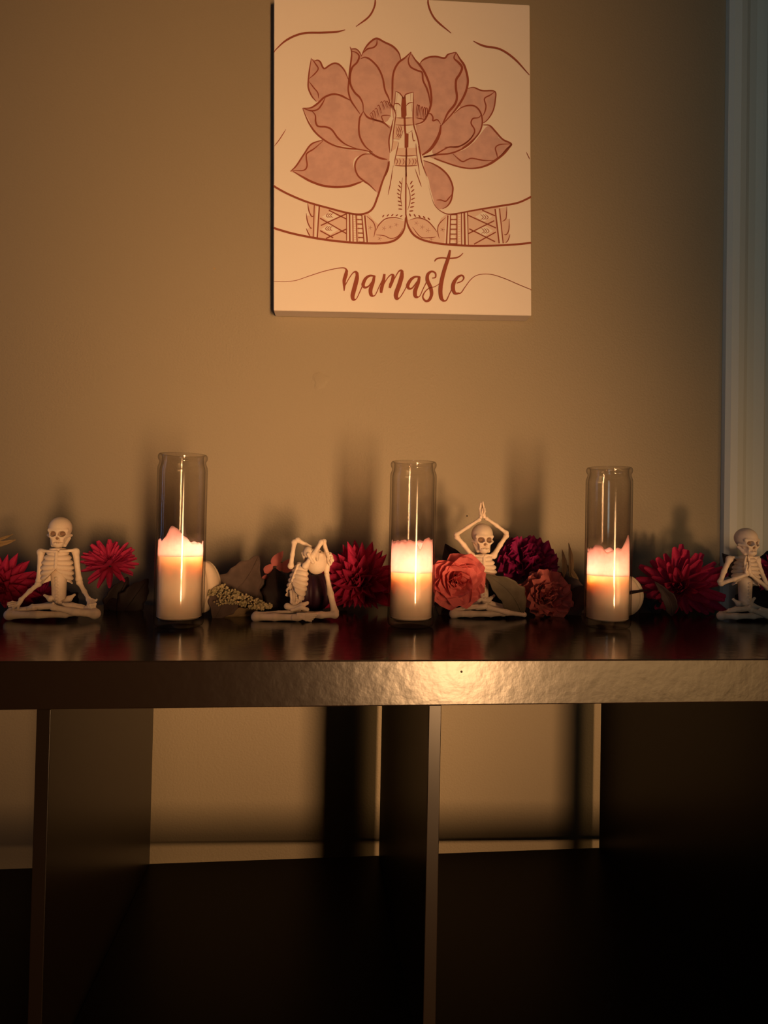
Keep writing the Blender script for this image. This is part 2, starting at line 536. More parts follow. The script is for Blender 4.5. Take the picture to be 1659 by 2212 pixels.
# ---- pink lotus petals (fills)
petals = {
    'far_left_up': ('A', [(335, 430), (300, 700), (290, 800), (330, 920), (420, 1020), (540, 950), (700, 900), (870, 980), (850, 720), (790, 560), (660, 490), (530, 560), (470, 480), (400, 450)]),
    'second': ('A', [(870, 270), (890, 400), (870, 560), (850, 800), (860, 950), (1010, 1180), (1100, 1230), (1330, 1310), (1430, 1200), (1420, 1000), (1350, 870), (1300, 640), (1180, 460), (1080, 410), (1010, 360), (960, 300)]),
    'back_top': ('A', [(1030, 390), (1100, 260), (1240, 150), (1400, 230), (1530, 340), (1570, 450), (1480, 600), (1460, 800), (1430, 1010), (1350, 900), (1300, 640), (1180, 470), (1080, 410)]),
    'centre': ('B', [(180, 335), (290, 510), (380, 640), (450, 830), (460, 1000), (420, 1170), (330, 1320), (0, 1330), (-80, 1180), (-80, 900), (-60, 650), (0, 500), (90, 420)]),
    'right_top': ('B', [(290, 515), (400, 420), (520, 400), (640, 420), (700, 370), (800, 340), (900, 510), (960, 700), (950, 840), (850, 1060), (700, 1220), (590, 1350), (420, 1200), (460, 1000), (440, 800), (370, 640)]),
    'right_mid': ('B', [(970, 840), (1060, 825), (1180, 870), (1330, 880), (1335, 1050), (1270, 1220), (1160, 1320), (900, 1250), (850, 1060)]),
    'right_low': ('B', [(600, 1350), (760, 1190), (920, 1080), (1050, 1080), (1140, 1190), (1160, 1320), (1090, 1490), (900, 1640), (760, 1720), (540, 1760), (470, 1700), (560, 1530)]),
    'right_far': ('D', [(890, 90), (960, 0), (1050, -100), (1140, -40), (1200, 60), (1345, 125), (1240, 250), (1120, 360), (980, 415), (850, 425), (680, 400), (540, 350), (330, 275), (600, 235), (760, 190)]),
    'left_wing': ('A', [(215, 1110), (330, 1105), (450, 1010), (560, 940), (680, 920), (870, 990), (1010, 1190), (990, 1400), (1040, 1560), (1180, 1700), (900, 1650), (700, 1620), (520, 1560), (380, 1420), (300, 1270)]),
    'front_left': ('A', [(1010, 1190), (1060, 1160), (1130, 1250), (1330, 1310), (1450, 1390), (1420, 1560), (1430, 1800), (1380, 1820), (1200, 1740), (1080, 1640), (1000, 1470), (990, 1300)]),
    'front_right': ('B', [(240, 1335), (340, 1320), (430, 1190), (480, 1260), (560, 1280), (595, 1350), (560, 1500), (470, 1680), (330, 1750), (300, 1640), (260, 1450)]),
    'low_left': ('C', [(110, 515), (200, 440), (290, 290), (400, 140), (570, 80), (750, 180), (950, 220), (1190, 240), (1000, 330), (990, 480), (1100, 650), (960, 710), (780, 735), (560, 710), (380, 640), (240, 560)]),
    'bottom_left': ('C', [(1260, 285), (1440, 350), (1475, 380), (1460, 480), (1380, 680), (1330, 800), (1290, 790), (1180, 670), (1100, 640), (1020, 540), (1000, 440), (1050, 330), (1150, 280)]),
    'bottom_right': ('D', [(260, 330), (420, 400), (540, 490), (610, 600), (620, 700), (600, 800), (560, 880), (490, 925), (420, 910), (380, 820), (340, 680), (320, 560), (270, 450)]),
}
for i, (c, pts) in enumerate(petals.values()):
    K = Ink()
    K.fill(c, pts, 0.00015 + 0.000008 * i)
    K.make('lotus_petal', M['pink'])

# ---- the hands, left in the cream of the canvas
K = Ink()
K.fill('E', [(690, 160), (800, 210), (850, 280), (890, 210), (1040, 180), (1050, 400), (1040, 780), (1080, 940), (1150, 1200), (1210, 1600), (1310, 1850), (1200, 1870), (900, 1860), (480, 1860), (560, 1560), (570, 1390), (555, 1150), (600, 900), (660, 700), (660, 400)], 0.00032, False)
K.fill('I', [(780, 90), (700, 190), (655, 330), (600, 375), (420, 360), (300, 330), (300, 530), (420, 550), (700, 560), (800, 520), (850, 440), (905, 530), (1000, 565), (1250, 570), (1440, 565), (1410, 340), (1200, 375), (1090, 380), (1030, 330), (985, 170), (960, 110), (870, 60)], 0.00033, False)
K.make('hand_shape', M['canvas'])

# ---- flat henna tone under the bracelets and bands
K = Ink()
K.fill('C', [(470, 985), (700, 1040), (1000, 1100), (1180, 1090), (1270, 1200), (1320, 1240), (1500, 1150), (1680, 1200), (1660, 1330), (1560, 1460), (1400, 1500), (1100, 1500), (700, 1480), (440, 1430)], 0.00038, False)
K.fill('D', [(60, 1060), (200, 1040), (330, 1080), (420, 1190), (470, 1040), (540, 990), (800, 960), (1200, 900), (1230, 1350), (900, 1380), (600, 1375), (250, 1310), (110, 1230)], 0.00038, False)
K.fill('C', [(350, 950), (470, 985), (440, 1430), (370, 1400), (350, 1300), (390, 1290), (345, 1200), (340, 1120), (400, 1130), (360, 1030)], 0.00039, False)
K.fill('D', [(1180, 920), (1280, 900), (1275, 1040), (1315, 1050), (1300, 1200), (1325, 1240), (1270, 1340), (1230, 1350)], 0.00039, False)
K.fill('E', [(680, 690), (1030, 690), (1040, 830), (680, 830)], 0.0004, False)
K.fill('E', [(730, 1290), (1090, 1290), (1110, 1440), (700, 1440)], 0.0004, False)
K.fill('E', [(690, 1490), (1110, 1490), (1125, 1640), (660, 1640)], 0.0004, False)
K.fill('E', [(650, 840), (830, 850), (820, 960), (760, 1120), (640, 1110)], 0.0004, False)
K.fill('E', [(640, 1150), (740, 1160), (690, 1300), (600, 1370)], 0.0004, False)
K.make('henna_tone', M['tone'])['kind'] = 'stuff'

# ---- cream stripes and lozenges that stand out of the tone
K = Ink()
for c, a, b, w in (('C', (485, 990), (462, 1420), 30), ('C', (905, 1090), (905, 1470), 22), ('C', (945, 1095), (950, 1480), 22),
                   ('C', (1115, 1120), (1150, 1490), 24), ('C', (1150, 1125), (1185, 1490), 14),
                   ('D', (1165, 925), (1215, 1350), 28), ('D', (735, 970), (745, 1370), 20), ('D', (780, 965), (795, 1370), 20),
                   ('D', (570, 1000), (560, 1360), 22), ('D', (545, 1010), (520, 1350), 14)):
    s = CROP[c][2]
    K.stroke(c, [a, ((a[0] + b[0]) / 2, (a[1] + b[1]) / 2), b], [w / s, w / s], off=0.00046)
for c, u0, v0, w, h in (('C', 660, 1140, 115, 75), ('C', 660, 1310, 125, 75), ('D', 1000, 1020, 105, 62), ('D', 1010, 1195, 105, 66)):
    K.fill(c, [(u0 - w, v0), (u0, v0 - h), (u0 + w, v0), (u0, v0 + h)], 0.00046, False)
for i in range(6):
    K.dot('C', 1062 + i * 5, 1145 + i * 62, 30, 24, 0, 0.00046)
    K.dot('C', 988 + i * 2, 1130 + i * 31, 16, 11, 0, 0.00046)
    K.dot('C', 994 + i * 2, 1316 + i * 31, 16, 11, 0, 0.00046)
    K.dot('D', 625 - i * 2, 1025 + i * 62, 34, 24, 0, 0.00046)
    K.dot('D', 700 - i, 1010 + i * 30, 14, 10, 0, 0.00046)
    K.dot('D', 694 + i, 1190 + i * 30, 14, 10, 0, 0.00046)
K.make('henna_highlights', M['canvas'])['kind'] = 'stuff'

# ---- line work
K = Ink()
L = K.stroke
# shoulders, arms and body of the figure
L('H', [(28, 325), (110, 250), (210, 208), (330, 203), (420, 198), (474, 186)], 4.2)
L('H', [(660, -20), (655, 40), (620, 105), (540, 166)], 3.8)
L('H', [(985, -20), (990, 40), (1030, 120), (1128, 206)], 3.8)
L('H', [(1265, 255), (1330, 285), (1430, 305), (1520, 365), (1612, 465)], 4.2)
L('H', [(36, 905), (70, 860), (108, 800)], 1.8)
L('H', [(1592, 940), (1604, 965), (1614, 985)], 1.6)
L('I', [(28, 205), (120, 255), (240, 305), (380, 345), (500, 375), (580, 380), (640, 350), (675, 270), (700, 190), (735, 95), (740, 55)], 4.2, 1, .5)
L('I', [(28, 465), (150, 500), (300, 530), (450, 550), (600, 560), (720, 558), (790, 535), (835, 480), (848, 400)], 4.6, 1, .7)
L('I', [(1630, 270), (1540, 310), (1430, 330), (1280, 355), (1150, 378), (1090, 375), (1030, 330), (1000, 250), (975, 150), (945, 60), (925, -40)], 4.2, 1.4, .4)
L('I', [(1635, 555), (1540, 566), (1400, 574), (1230, 575), (1080, 565), (970, 545), (900, 510), (862, 450), (848, 380)], 4.4, 1, .7)
L('I', [(850, -20), (850, 100), (848, 250), (848, 380)], 3.0, .8, 1)
# lotus petals, left
L('A', [(335, 420), (310, 580), (295, 720), (295, 830), (340, 940), (405, 1020)], 3)
L('A', [(340, 430), (400, 510), (430, 570), (380, 640), (305, 705)], 2.6)
L('A', [(370, 465), (420, 450), (460, 475), (490, 540), (520, 565), (580, 525), (650, 492), (720, 510), (790, 590), (845, 715)], 3.4)
L('A', [(305, 745), (370, 830), (425, 900), (435, 975)], 2.4)
L('A', [(215, 1110), (330, 1105), (430, 1040), (510, 965), (620, 920), (720, 928), (820, 975), (880, 1005)], 4)
L('A', [(215, 1112), (290, 1290), (380, 1430), (500, 1540), (640, 1620), (800, 1660), (1000, 1680), (1180, 1715)], 3.4)
L('A', [(230, 1115), (330, 1145), (420, 1130), (480, 1060), (525, 975)], 3.2)
L('A', [(345, 1150), (390, 1210), (395, 1300), (430, 1360), (540, 1370), (620, 1410), (700, 1520), (810, 1610), (960, 1670)], 3.6)
L('A', [(868, 265), (890, 340), (885, 440), (865, 590), (850, 760), (845, 870), (880, 1000), (950, 1110), (1010, 1195)], 3.4)
L('A', [(880, 300), (950, 295), (1000, 340), (1020, 390)], 2.4)
L('A', [(885, 320), (960, 350), (995, 400), (965, 480), (900, 550), (870, 660), (875, 780), (930, 890), (1000, 960), (1045, 1050), (1050, 1150)], 4)
L('A', [(1015, 430), (1080, 410), (1160, 450), (1260, 560), (1320, 700), (1350, 860), (1400, 970), (1430, 1080)], 3.6)
L('A', [(1020, 400), (1080, 280), (1160, 190), (1240, 150), (1340, 200), (1460, 260), (1540, 350), (1570, 450)], 4)
L('A', [(1240, 160), (1235, 230), (1190, 275), (1110, 295), (1050, 350)], 3.2)
L('A', [(1055, 1150), (1020, 1210), (1000, 1260), (990, 1400), (1010, 1520), (1080, 1640), (1180, 1720)], 3.6)
L('A', [(1055, 1160), (1110, 1235), (1220, 1275), (1330, 1310), (1415, 1385)], 3.8)
# centre and right
L('B', [(-90, 1100), (-80, 900), (-75, 700), (-50, 580), (10, 480), (90, 420), (178, 335)], 4.2)
L('B', [(178, 340), (140, 450), (170, 540), (260, 590), (330, 620), (345, 730), (400, 850), (430, 970), (440, 1060)], 3.6)
L('B', [(185, 370), (240, 450), (300, 520), (370, 630), (430, 780), (455, 920), (455, 1040), (420, 1160), (350, 1290), (240, 1335)], 4.6)
L('B', [(290, 515), (340, 450), (420, 410), (520, 400), (640, 420), (690, 370), (800, 340)], 3.8)
L('B', [(800, 340), (770, 420), (830, 480), (880, 550), (850, 640), (800, 720), (795, 830), (810, 960), (780, 1060), (690, 1170), (640, 1270), (600, 1350)], 5)
L('B', [(800, 345), (850, 430), (910, 520), (950, 650), (960, 760), (930, 890), (860, 1030), (760, 1170), (600, 1345)], 4.8)
L('B', [(960, 840), (1040, 825), (1160, 870), (1330, 880), (1338, 1000), (1310, 1140), (1240, 1260), (1160, 1325)], 3)
L('B', [(1330, 885), (1270, 930), (1190, 980), (1210, 1080), (1195, 1160), (1165, 1220)], 2.8)
L('B', [(770, 1185), (860, 1110), (960, 1075), (1060, 1085), (1130, 1160), (1160, 1280), (1140, 1400), (1080, 1500), (980, 1590), (880, 1660)], 3.2)
L('B', [(1150, 1190), (1110, 1240), (1030, 1255), (1005, 1320), (1050, 1400), (1045, 1460), (980, 1550), (860, 1630), (640, 1650)], 3)
L('B', [(405, 1190), (450, 1190), (480, 1240), (480, 1285), (540, 1270), (585, 1330)], 3)
L('B', [(590, 1340), (570, 1460), (520, 1570), (440, 1680), (330, 1760)], [3, 6, 7, 6, 3])
L('B', [(1170, 1340), (1260, 1350), (1340, 1430), (1440, 1540), (1560, 1605), (1490, 1680), (1400, 1780)], 3.6)
L('D', [(1345, 125), (1250, 240), (1120, 340), (1000, 400), (850, 425), (700, 405), (540, 355), (390, 300)], [4, 5, 5, 4, 3.2, 3, 3, 3])
L('D', [(1340, 122), (1200, 130), (1145, 170), (1160, 240), (1170, 290)], 2.6)
L('D', [(1120, 325), (1000, 325), (860, 300), (800, 315), (740, 340), (680, 300), (620, 245)], 2.8)
L('D', [(255, 285), (400, 250), (560, 165), (680, 160), (800, 90), (880, 0)], 2.8, 1)
L('D', [(255, 285), (420, 255), (580, 240), (720, 190), (840, 110), (940, 0)], 3.4, 1)
L('D', [(255, 325), (380, 370), (490, 440), (570, 530), (615, 640), (615, 720), (595, 820), (550, 890), (490, 925)], 3.6)
L('D', [(415, 815), (470, 815), (530, 830), (570, 790), (605, 745)], 2.6)
# left bottom petals
L('C', [(110, 515), (190, 440), (290, 290), (400, 140), (560, 80)], 3.4)
L('C', [(130, 500), (290, 500), (340, 440), (330, 330), (340, 265), (440, 200), (560, 95)], 3)
L('C', [(150, 515), (260, 580), (400, 655), (560, 710), (740, 730), (920, 715), (1040, 675), (1110, 650)], 4.6)
L('C', [(1240, 275), (1120, 280), (1030, 350), (1000, 450), (1040, 570), (1130, 650), (1200, 700), (1290, 790)], 3.4)
L('C', [(1190, 240), (1280, 300), (1360, 335), (1445, 350)], 4.2)
# stamens
for i, (u, v) in enumerate(((200, 600), (240, 560), (290, 510), (340, 450), (400, 380), (460, 360), (510, 370), (560, 400), (600, 440))):
    L('E', [(u - 20, v + 20), (u + 5, v - 10), (u + 30, v + 20), (u + 60 + 4 * i, v + 170 - 6 * i)], 1.5)
    L('E', [(u + 15, v + 40), (u + 40 + 4 * i, v + 190 - 8 * i)], 1.3)
L('E', [(170, 620), (250, 720), (400, 760), (440, 760), (410, 660), (520, 640), (600, 660)], 2.2)
for u, v in ((1120, 430), (1150, 440), (1210, 470), (1260, 480), (1300, 490)):
    L('E', [(u - 25, v + 250), (u - 15, v + 60), (u + 5, v), (u + 20, v + 60), (u - 5, v + 230)], 1.6)
L('E', [(1085, 690), (1200, 710), (1280, 730)], 1.8)
# praying hands
L('E', [(690, 160), (670, 380), (650, 480), (690, 620), (680, 720), (640, 1000), (630, 1180), (600, 1360)], 2.2)
L('E', [(1040, 180), (1040, 380), (1035, 600), (1040, 780), (1060, 880), (1130, 1120), (1170, 1350), (1210, 1580), (1310, 1850)], 2.8)
L('E', [(640, 720), (590, 960), (555, 1150), (575, 1390)], 3)
L('E', [(565, 1550), (540, 1700), (480, 1860)], 3)
L('E', [(685, 165), (760, 195), (810, 250), (850, 300), (885, 230), (960, 200), (1040, 180)], 2.4)
L('E', [(665, 410), (740, 410), (790, 460)], 2)
L('E', [(1040, 385), (950, 400), (900, 450)], 2)
L('E', [(720, 210), (705, 390)], 1.2); L('E', [(985, 210), (985, 360)], 1.2)
L('E', [(710, 430), (705, 600)], 1.2); L('E', [(1000, 420), (1005, 560)], 1.2)
K.fill('E', [(815, 250), (850, 300), (885, 250), (900, 450), (905, 640), (880, 690), (800, 680), (795, 500)], 0.0006, False)
K.fill('E', [(845, 690), (885, 690), (895, 940), (900, 1000), (945, 1010), (940, 1280), (865, 1290), (865, 1020), (850, 900)], 0.0006, False)
L('E', [(900, 1280), (905, 1450), (890, 1600), (900, 1860)], 3.0, 1, 1)
for q in ([(680, 830), (860, 840), (1040, 830)], [(700, 1440), (890, 1450), (1110, 1440)], [(670, 1640), (890, 1650), (1120, 1640)],
          [(690, 690), (850, 695), (1030, 690)], [(650, 1110), (760, 1115)], [(770, 1120), (840, 940)], [(1020, 940), (920, 1010)],
          [(1010, 950), (1040, 1140), (1080, 1130)], [(750, 1180), (700, 1400), (655, 1620)], [(1090, 1200), (1110, 1440), (1170, 1840)],
          [(640, 1640), (610, 1850)]):
    L('E', q, 1.9)
for i in range(3):
    L('E', [(690 + 50 * i, 850), (740 + 40 * i, 1000), (690 + 40 * i, 1090)], 1.1)
    L('E', [(760 + 30 * i, 850), (700 + 40 * i, 980), (760 + 20 * i, 1090)], 1.1)
for u in (700, 760, 830, 950, 1020, 1070):
    L('E', [(u, 1500), (u + 25, 1560), (u - 5, 1630)], 1.4)
L('I', [(765, 110), (755, 180), (738, 262)], 1.8)
L('I', [(905, 100), (930, 170), (945, 210)], 1.8)
# mehndi sprig in the middle and along the palms
for i in range(8):
    v = 640 + i * 52
    K.dot('C', 1625 - 14 * math.sin(i / 7 * math.pi) - 4 * i * (i < 4), v + 30, 30, 8, 1.0 - 0.13 * i)
    K.dot('D', 105 + 22 * math.sin(i / 7 * math.pi), v - 40 + i * -2, 28, 8, -1.0 + 0.13 * i)
L('C', [(1655, 600), (1640, 750), (1630, 880), (1650, 1010)], 1.6)
L('D', [(45, 600), (85, 720), (90, 830), (60, 940)], 1.6)
for i in range(5):
    K.dot('C', 1390 + 62 * i, 1130 - 12 * i + 5 * i * i * .6, 22, 9, -1.0 + .1 * i)
    K.dot('D', 90 + 58 * i, 1000 + 4 * i + 2 * i * i, 22, 9, 1.1 - .08 * i)
L('C', [(1290, 1330), (1330, 1250), (1420, 1170), (1540, 1150), (1660, 1175)], 2.2)
L('C', [(1290, 1390), (1400, 1400), (1500, 1440), (1600, 1400), (1660, 1300)], 1.8)
L('D', [(90, 1060), (190, 1035), (300, 1070), (380, 1150), (420, 1210)], 2.2)
L('D', [(120, 1150), (220, 1270), (330, 1280), (410, 1270)], 1.8)
L('C', [(1160, 1130), (1250, 1210), (1280, 1300), (1260, 1420)], 2.0)
L('D', [(530, 1030), (450, 1110), (430, 1190), (450, 1290)], 2.0)
for (c, u, v) in (('C', 1490, 1280), ('C', 1400, 1300), ('C', 1570, 1250), ('C', 1210, 1290), ('C', 1340, 1440), ('D', 240, 1150), ('D', 170, 1100),
                  ('D', 310, 1190), ('D', 490, 1180), ('D', 350, 1300)):
    for a in range(5):
        L(c, [(u, v), (u + 30 * math.cos(a * 1.26), v + 30 * math.sin(a * 1.26))], 1.6)
# bracelets
for c, a, b, w in (('C', (510, 990), (480, 1430), 3.0), ('C', (440, 980), (425, 1420), 2.2), ('C', (885, 1090), (885, 1470), 2.0), ('C', (925, 1090), (930, 1480), 3.4),
                   ('C', (970, 1100), (975, 1480), 2.0), ('C', (1015, 1110), (1030, 1490), 2.4), ('C', (1095, 1115), (1125, 1490), 2.4), ('C', (1135, 1120), (1170, 1490), 3.4),
                   ('D', (1140, 925), (1190, 1350), 3.0), ('D', (1195, 920), (1240, 1350), 2.2), ('D', (760, 965), (768, 1370), 3.4), ('D', (725, 970), (728, 1370), 2.0),
                   ('D', (800, 965), (810, 1370), 1.8), ('D', (668, 985), (668, 1370), 2.4), ('D', (590, 1000), (580, 1360), 2.2), ('D', (556, 1005), (540, 1360), 3.0)):
    L(c, [a, ((a[0] + b[0]) / 2, (a[1] + b[1]) / 2), b], w, 1, 1)
for c, a, b in (('C', (530, 1260), (880, 1100)), ('C', (520, 1160), (880, 1370)), ('C', (600, 1440), (880, 1310)), ('C', (520, 1330), (700, 1430)), ('C', (640, 1050), (880, 1170)),
                ('D', (800, 1000), (1150, 1160)), ('D', (810, 1230), (1130, 1070)), ('D', (820, 1170), (1140, 1330)), ('D', (880, 1360), (1150, 1210)), ('D', (980, 940), (1140, 1010))):
    L(c, [a, ((a[0] + b[0]) / 2, (a[1] + b[1]) / 2), b], 2.6, 1, 1)
for c, u, v, d in (('C', 610, 1120, 1), ('C', 600, 1300, 1), ('D', 1050, 1025, -1), ('D', 1060, 1195, -1)):
    for k in range(3):
        L(c, [(u + d * 30 * k + d * 30, v - 35), (u + d * 30 * k - d * 5, v + 5), (u + d * 30 * k + d * 30, v + 35)], 1.5)
for i in range(7):
    L('C', [(1022 + i * 4, 1115 + i * 62), (1092 + i * 5, 1118 + i * 62)], 2.2, 1, 1)
    L('D', [(592 - i * 2, 995 + i * 60), (665, 995 + i * 60)], 2.2, 1, 1)
L('C', [(350, 950), (365, 1050), (400, 1130), (430, 1130)], 2.2); L('C', [(330, 1090), (345, 1200), (385, 1290), (410, 1295)], 2.2)
L('C', [(330, 1300), (355, 1360), (385, 1410)], 2.2)
L('D', [(1285, 895), (1280, 1000), (1270, 1050), (1230, 1080)], 2.2); L('D', [(1315, 1045), (1310, 1180), (1280, 1240), (1250, 1240)], 2.2)
L('D', [(1325, 1240), (1300, 1310), (1270, 1345)], 2.2)
K.make('line_drawing', M['ink'], 'thin red brown line drawing of lotus, arms and henna')

# ---- lettering: namaste
K = Ink()
L = K.stroke


def LW(c, pts, w, z):
    L(c, pts, w, off=0.0006 + z * 0.00003)


LW('F', [(55, 430), (200, 434), (330, 420), (480, 370), (650, 315), (800, 280), (890, 270), (925, 285), (940, 320)], [1.0, 1.2, 1.4, 1.6, 2.4, 5], 0)
LW('F', [(935, 295), (925, 350), (905, 420), (905, 480), (904, 545)], [5, 8, 7.5, 5.5, 2], 1)
LW('F', [(905, 500), (960, 400), (1010, 330), (1045, 320), (1060, 350)], [2, 2, 2.4, 5, 7.5], 2)
LW('F', [(1060, 325), (1055, 400), (1025, 520), (1005, 600), (1012, 645), (1040, 650)], [5, 9, 9.5, 9, 7, 3], 3)
LW('F', [(1015, 655), (1050, 640), (1090, 560), (1130, 470), (1160, 420)], [2.5, 1.8, 2, 2.2, 2], 4)
LW('F', [(1275, 370), (1210, 365), (1160, 400), (1130, 470), (1150, 505), (1195, 490), (1240, 430)], [3, 4.5, 6.5, 7.5, 5, 3, 2], 5)
LW('F', [(1265, 365), (1250, 440), (1220, 530), (1225, 590), (1250, 610)], [5, 7, 8.5, 7.5, 4], 6)
LW('F', [(1235, 612), (1275, 595), (1320, 500), (1370, 400)], [3, 1.8, 2, 2.2], 7)
LW('F', [(1385, 345), (1372, 430), (1350, 520), (1345, 570)], [5, 7, 7.5, 5], 8)
LW('F', [(1350, 520), (1410, 410), (1460, 355), (1490, 360), (1485, 410)], [2, 2, 2.6, 5, 7], 9)
LW('F', [(1488, 352), (1480, 420), (1460, 470), (1448, 512)], [5, 7, 7, 5], 10)
LW('F', [(1455, 490), (1510, 390), (1555, 315), (1590, 305), (1595, 350)], [2, 2, 2.6, 5, 8], 11)
LW('F', [(1598, 305), (1590, 380), (1560, 480), (1525, 580), (1530, 635), (1560, 635)], [5, 9, 9.5, 9.5, 7.5, 3], 12)
LW('F', [(1540, 645), (1575, 620), (1625, 540), (1670, 450)], [2.5, 1.8, 1.8, 2], 13)
LW('G', [(262, 380), (200, 380), (150, 415), (115, 480), (130, 518), (170, 510), (230, 430)], [3, 4.5, 6.5, 7.5, 5, 3, 2], 14)
LW('G', [(255, 375), (240, 450), (205, 540), (205, 605), (235, 625)], [5, 7, 8.5, 8, 4], 15)
LW('G', [(222, 628), (260, 605), (300, 520), (345, 430)], [3, 1.8, 1.8, 2.2], 16)
LW('G', [(405, 395), (445, 385), (445, 335), (400, 315), (355, 350), (350, 420), (385, 500), (400, 580), (375, 650), (330, 668), (295, 620), (320, 560), (370, 515), (440, 495), (500, 455)],
   [2, 3, 3.2, 4, 6.5, 8, 8, 7, 6, 4.5, 3, 2.2, 2, 1.6, 1.4], 17)
LW('G', [(620, 60), (600, 150), (560, 270), (525, 400), (505, 530), (515, 630), (545, 668)], [4, 7, 8, 8.5, 9, 8, 4], 18)
LW('G', [(530, 665), (575, 660), (610, 590), (640, 530)], [4, 2.4, 1.8, 2], 19)
LW('G', [(435, 195), (460, 165), (520, 152), (600, 158), (690, 152), (740, 130), (775, 95)], [2, 3.4, 2.8, 2.8, 3, 2.6, 1.5], 20)
LW('G', [(700, 455), (760, 430), (785, 390), (760, 362), (710, 385), (665, 450), (655, 520), (680, 575), (730, 575)], [2, 2.4, 3, 3.6, 5.5, 8, 8.5, 6, 3], 21)
LW('G', [(700, 580), (750, 570), (800, 500), (860, 420), (930, 365), (1030, 345), (1150, 358), (1300, 410), (1450, 475), (1605, 538)], [3, 2.2, 1.6, 1.4, 1.3, 1.3, 1.3, 1.2, 1.2, 1.1], 22)
K.make('lettering', M['ink'], 'brush script word namaste in brick red')
# ================================================================ glass candles
def lathe(prof, n=64, cap0=False, cap1=False):
    v, f = [], []
    for r, z in prof:
        for i in range(n):
            a = 2 * math.pi * i / n
            v.append((r * math.cos(a), r * math.sin(a), z))
    for k in range(len(prof) - 1):
        for i in range(n):
            j = (i + 1) % n
            f.append([k * n + i, k * n + j, (k + 1) * n + j, (k + 1) * n + i])
    if cap0:
        f.append(list(range(n))[::-1])
    if cap1:
        f.append([(len(prof) - 1) * n + i for i in range(n)])
    return v, f


GH, GR = 0.203, 0.0287


def candle(x, y, label, zb, rim_fn, flame, watts):
    t = thing('glass_candle', label, 'candle', (x, y, ZT), 'glass jar candles on the shelf')
    r = GR
    prof = [(0.001, 0.0004), (r - .008, 0.0004), (r - .004, 0.0008), (r - .0015, 0.0024), (r - .0004, 0.005), (r, 0.009), (r, 0.100), (r, 0.184), (r - .0003, 0.1875),
            (r - .0014, 0.1905), (r - .0022, 0.1925), (r - .0021, 0.1945), (r - .0008, 0.1965), (r - .0003, 0.1990), (r - .0006, 0.2012),
            (r - .0018, 0.2028), (r - .0032, GH), (r - .0044, 0.2018), (r - .0049, 0.1990), (r - .0046, 0.1925), (r - .0030, 0.1870),
            (r - .0026, 0.183), (r - .0026, 0.100), (r - .0026, 0.014), (r - .0040, 0.0105), (r - .008, 0.0095), (0.001, 0.0092)]
    v, f = lathe(prof, 72, True, True)
    obj('glass_jar', v, f, M['glass'], t, True)
    # poured wax below, scalloped melted wall above it
    R2 = r - .0030
    v, f = lathe([(0.0005, 0.0100), (R2 - .003, 0.0100), (R2, 0.0125), (R2, zb * .5), (R2, zb - .002), (R2 - .001, zb), (R2 - .003, zb), (R2 - .005, zb - .006), (R2 - .009, zb - .013), (0.0005, zb - .014)], 72, True, True)
    obj('wax', v, f, M['wax'], t, True)
    n, rows = 96, 10
    v, f = [], []
    for side in (0, 1):
        for k in range(rows + 1):
            for i in range(n):
                a = 2 * math.pi * i / n
                top = rim_fn(a)
                u = k / rows
                z = zb - .001 + (top - zb + .001) * u
                rr = (R2 + 0.0001) if side == 0 else R2 - (.0042 * (1 - u) ** 1.2 + .0007)
                if side == 0:
                    rr -= 0.0004 * u
                v.append((rr * math.cos(a), rr * math.sin(a), z))
    m = n * (rows + 1)
    for side in (0, 1):
        for k in range(rows):
            for i in range(n):
                j = (i + 1) % n
                q = [side * m + k * n + i, side * m + k * n + j, side * m + (k + 1) * n + j, side * m + (k + 1) * n + i]
                f.append(q if side == 0 else q[::-1])
    for i in range(n):
        j = (i + 1) % n
        f.append([rows * n + i, rows * n + j, m + rows * n + j, m + rows * n + i])
    obj('melted_wax', v, f, M['waxrim'], t, True)
    fx, fy = flame
    v, f = lathe([(.0007, 0), (.0007, .007)], 8, True, True)
    w = obj('wick', v, f, M['wick'], t)
    w.location = (fx, fy, zb - .016)
    v, f = lathe([(.0004, 0), (.0016, .0014), (.0026, .0040), (.0028, .0068), (.0022, .0105), (.0012, .0145), (.0003, .0185)], 16, True, True)
    fl = obj('flame', v, f, M['flame'], t, True)
    fl.location = (fx, fy, zb - .012)
    pd = bpy.data.lights.new('flame_light', 'POINT')
    pd.energy = watts
    pd.color = (1.0, 0.66, 0.48)
    pd.shadow_soft_size = 0.004
    po = bpy.data.objects.new('flame_light', pd)
    C.objects.link(po)
    po.parent = t
    po.location = (fx, fy, zb + .008)
    return t


def ring(base, bumps, seed):
    ph = [(random.Random(seed + k).random() * 6.28) for k in range(6)]

    def fn(a):
        z = base + 0.0016 * math.sin(5 * a + ph[0]) + 0.0012 * math.sin(9 * a + ph[1]) + .0008 * math.sin(17 * a + ph[2])
        for c, wd, h in bumps:
            d = (a - c + math.pi) % (2 * math.pi) - math.pi
            z += h * math.exp(-(d / wd) ** 2)
        return z
    return fn


P_ = math.pi
candle(-0.2709, 0.1945, 'tall clear glass jar candle between the two leftmost skeletons', 0.084,
       ring(0.099, [(P_ * 1.46, .40, .021), (P_ * 1.05, .35, .005)], 1), (0.012, -0.004), 0.13)
candle(0.0059, 0.1985, 'tall clear glass jar candle left of the coral rose', 0.068,
       ring(0.104, [(P_ * 1.72, .30, .007), (P_ * 1.58, .14, -.007), (P_ * 1.3, .2, .004)], 5), (-0.002, -0.002), 0.17)
candle(0.2581, 0.1965, 'tall clear glass jar candle right of the dusty coral flower, rightmost of the candles', 0.067,
       ring(0.098, [(P_ * 1.74, .40, .020), (P_ * 1.2, .3, .007)], 9), (-0.013, -0.002), 0.13)

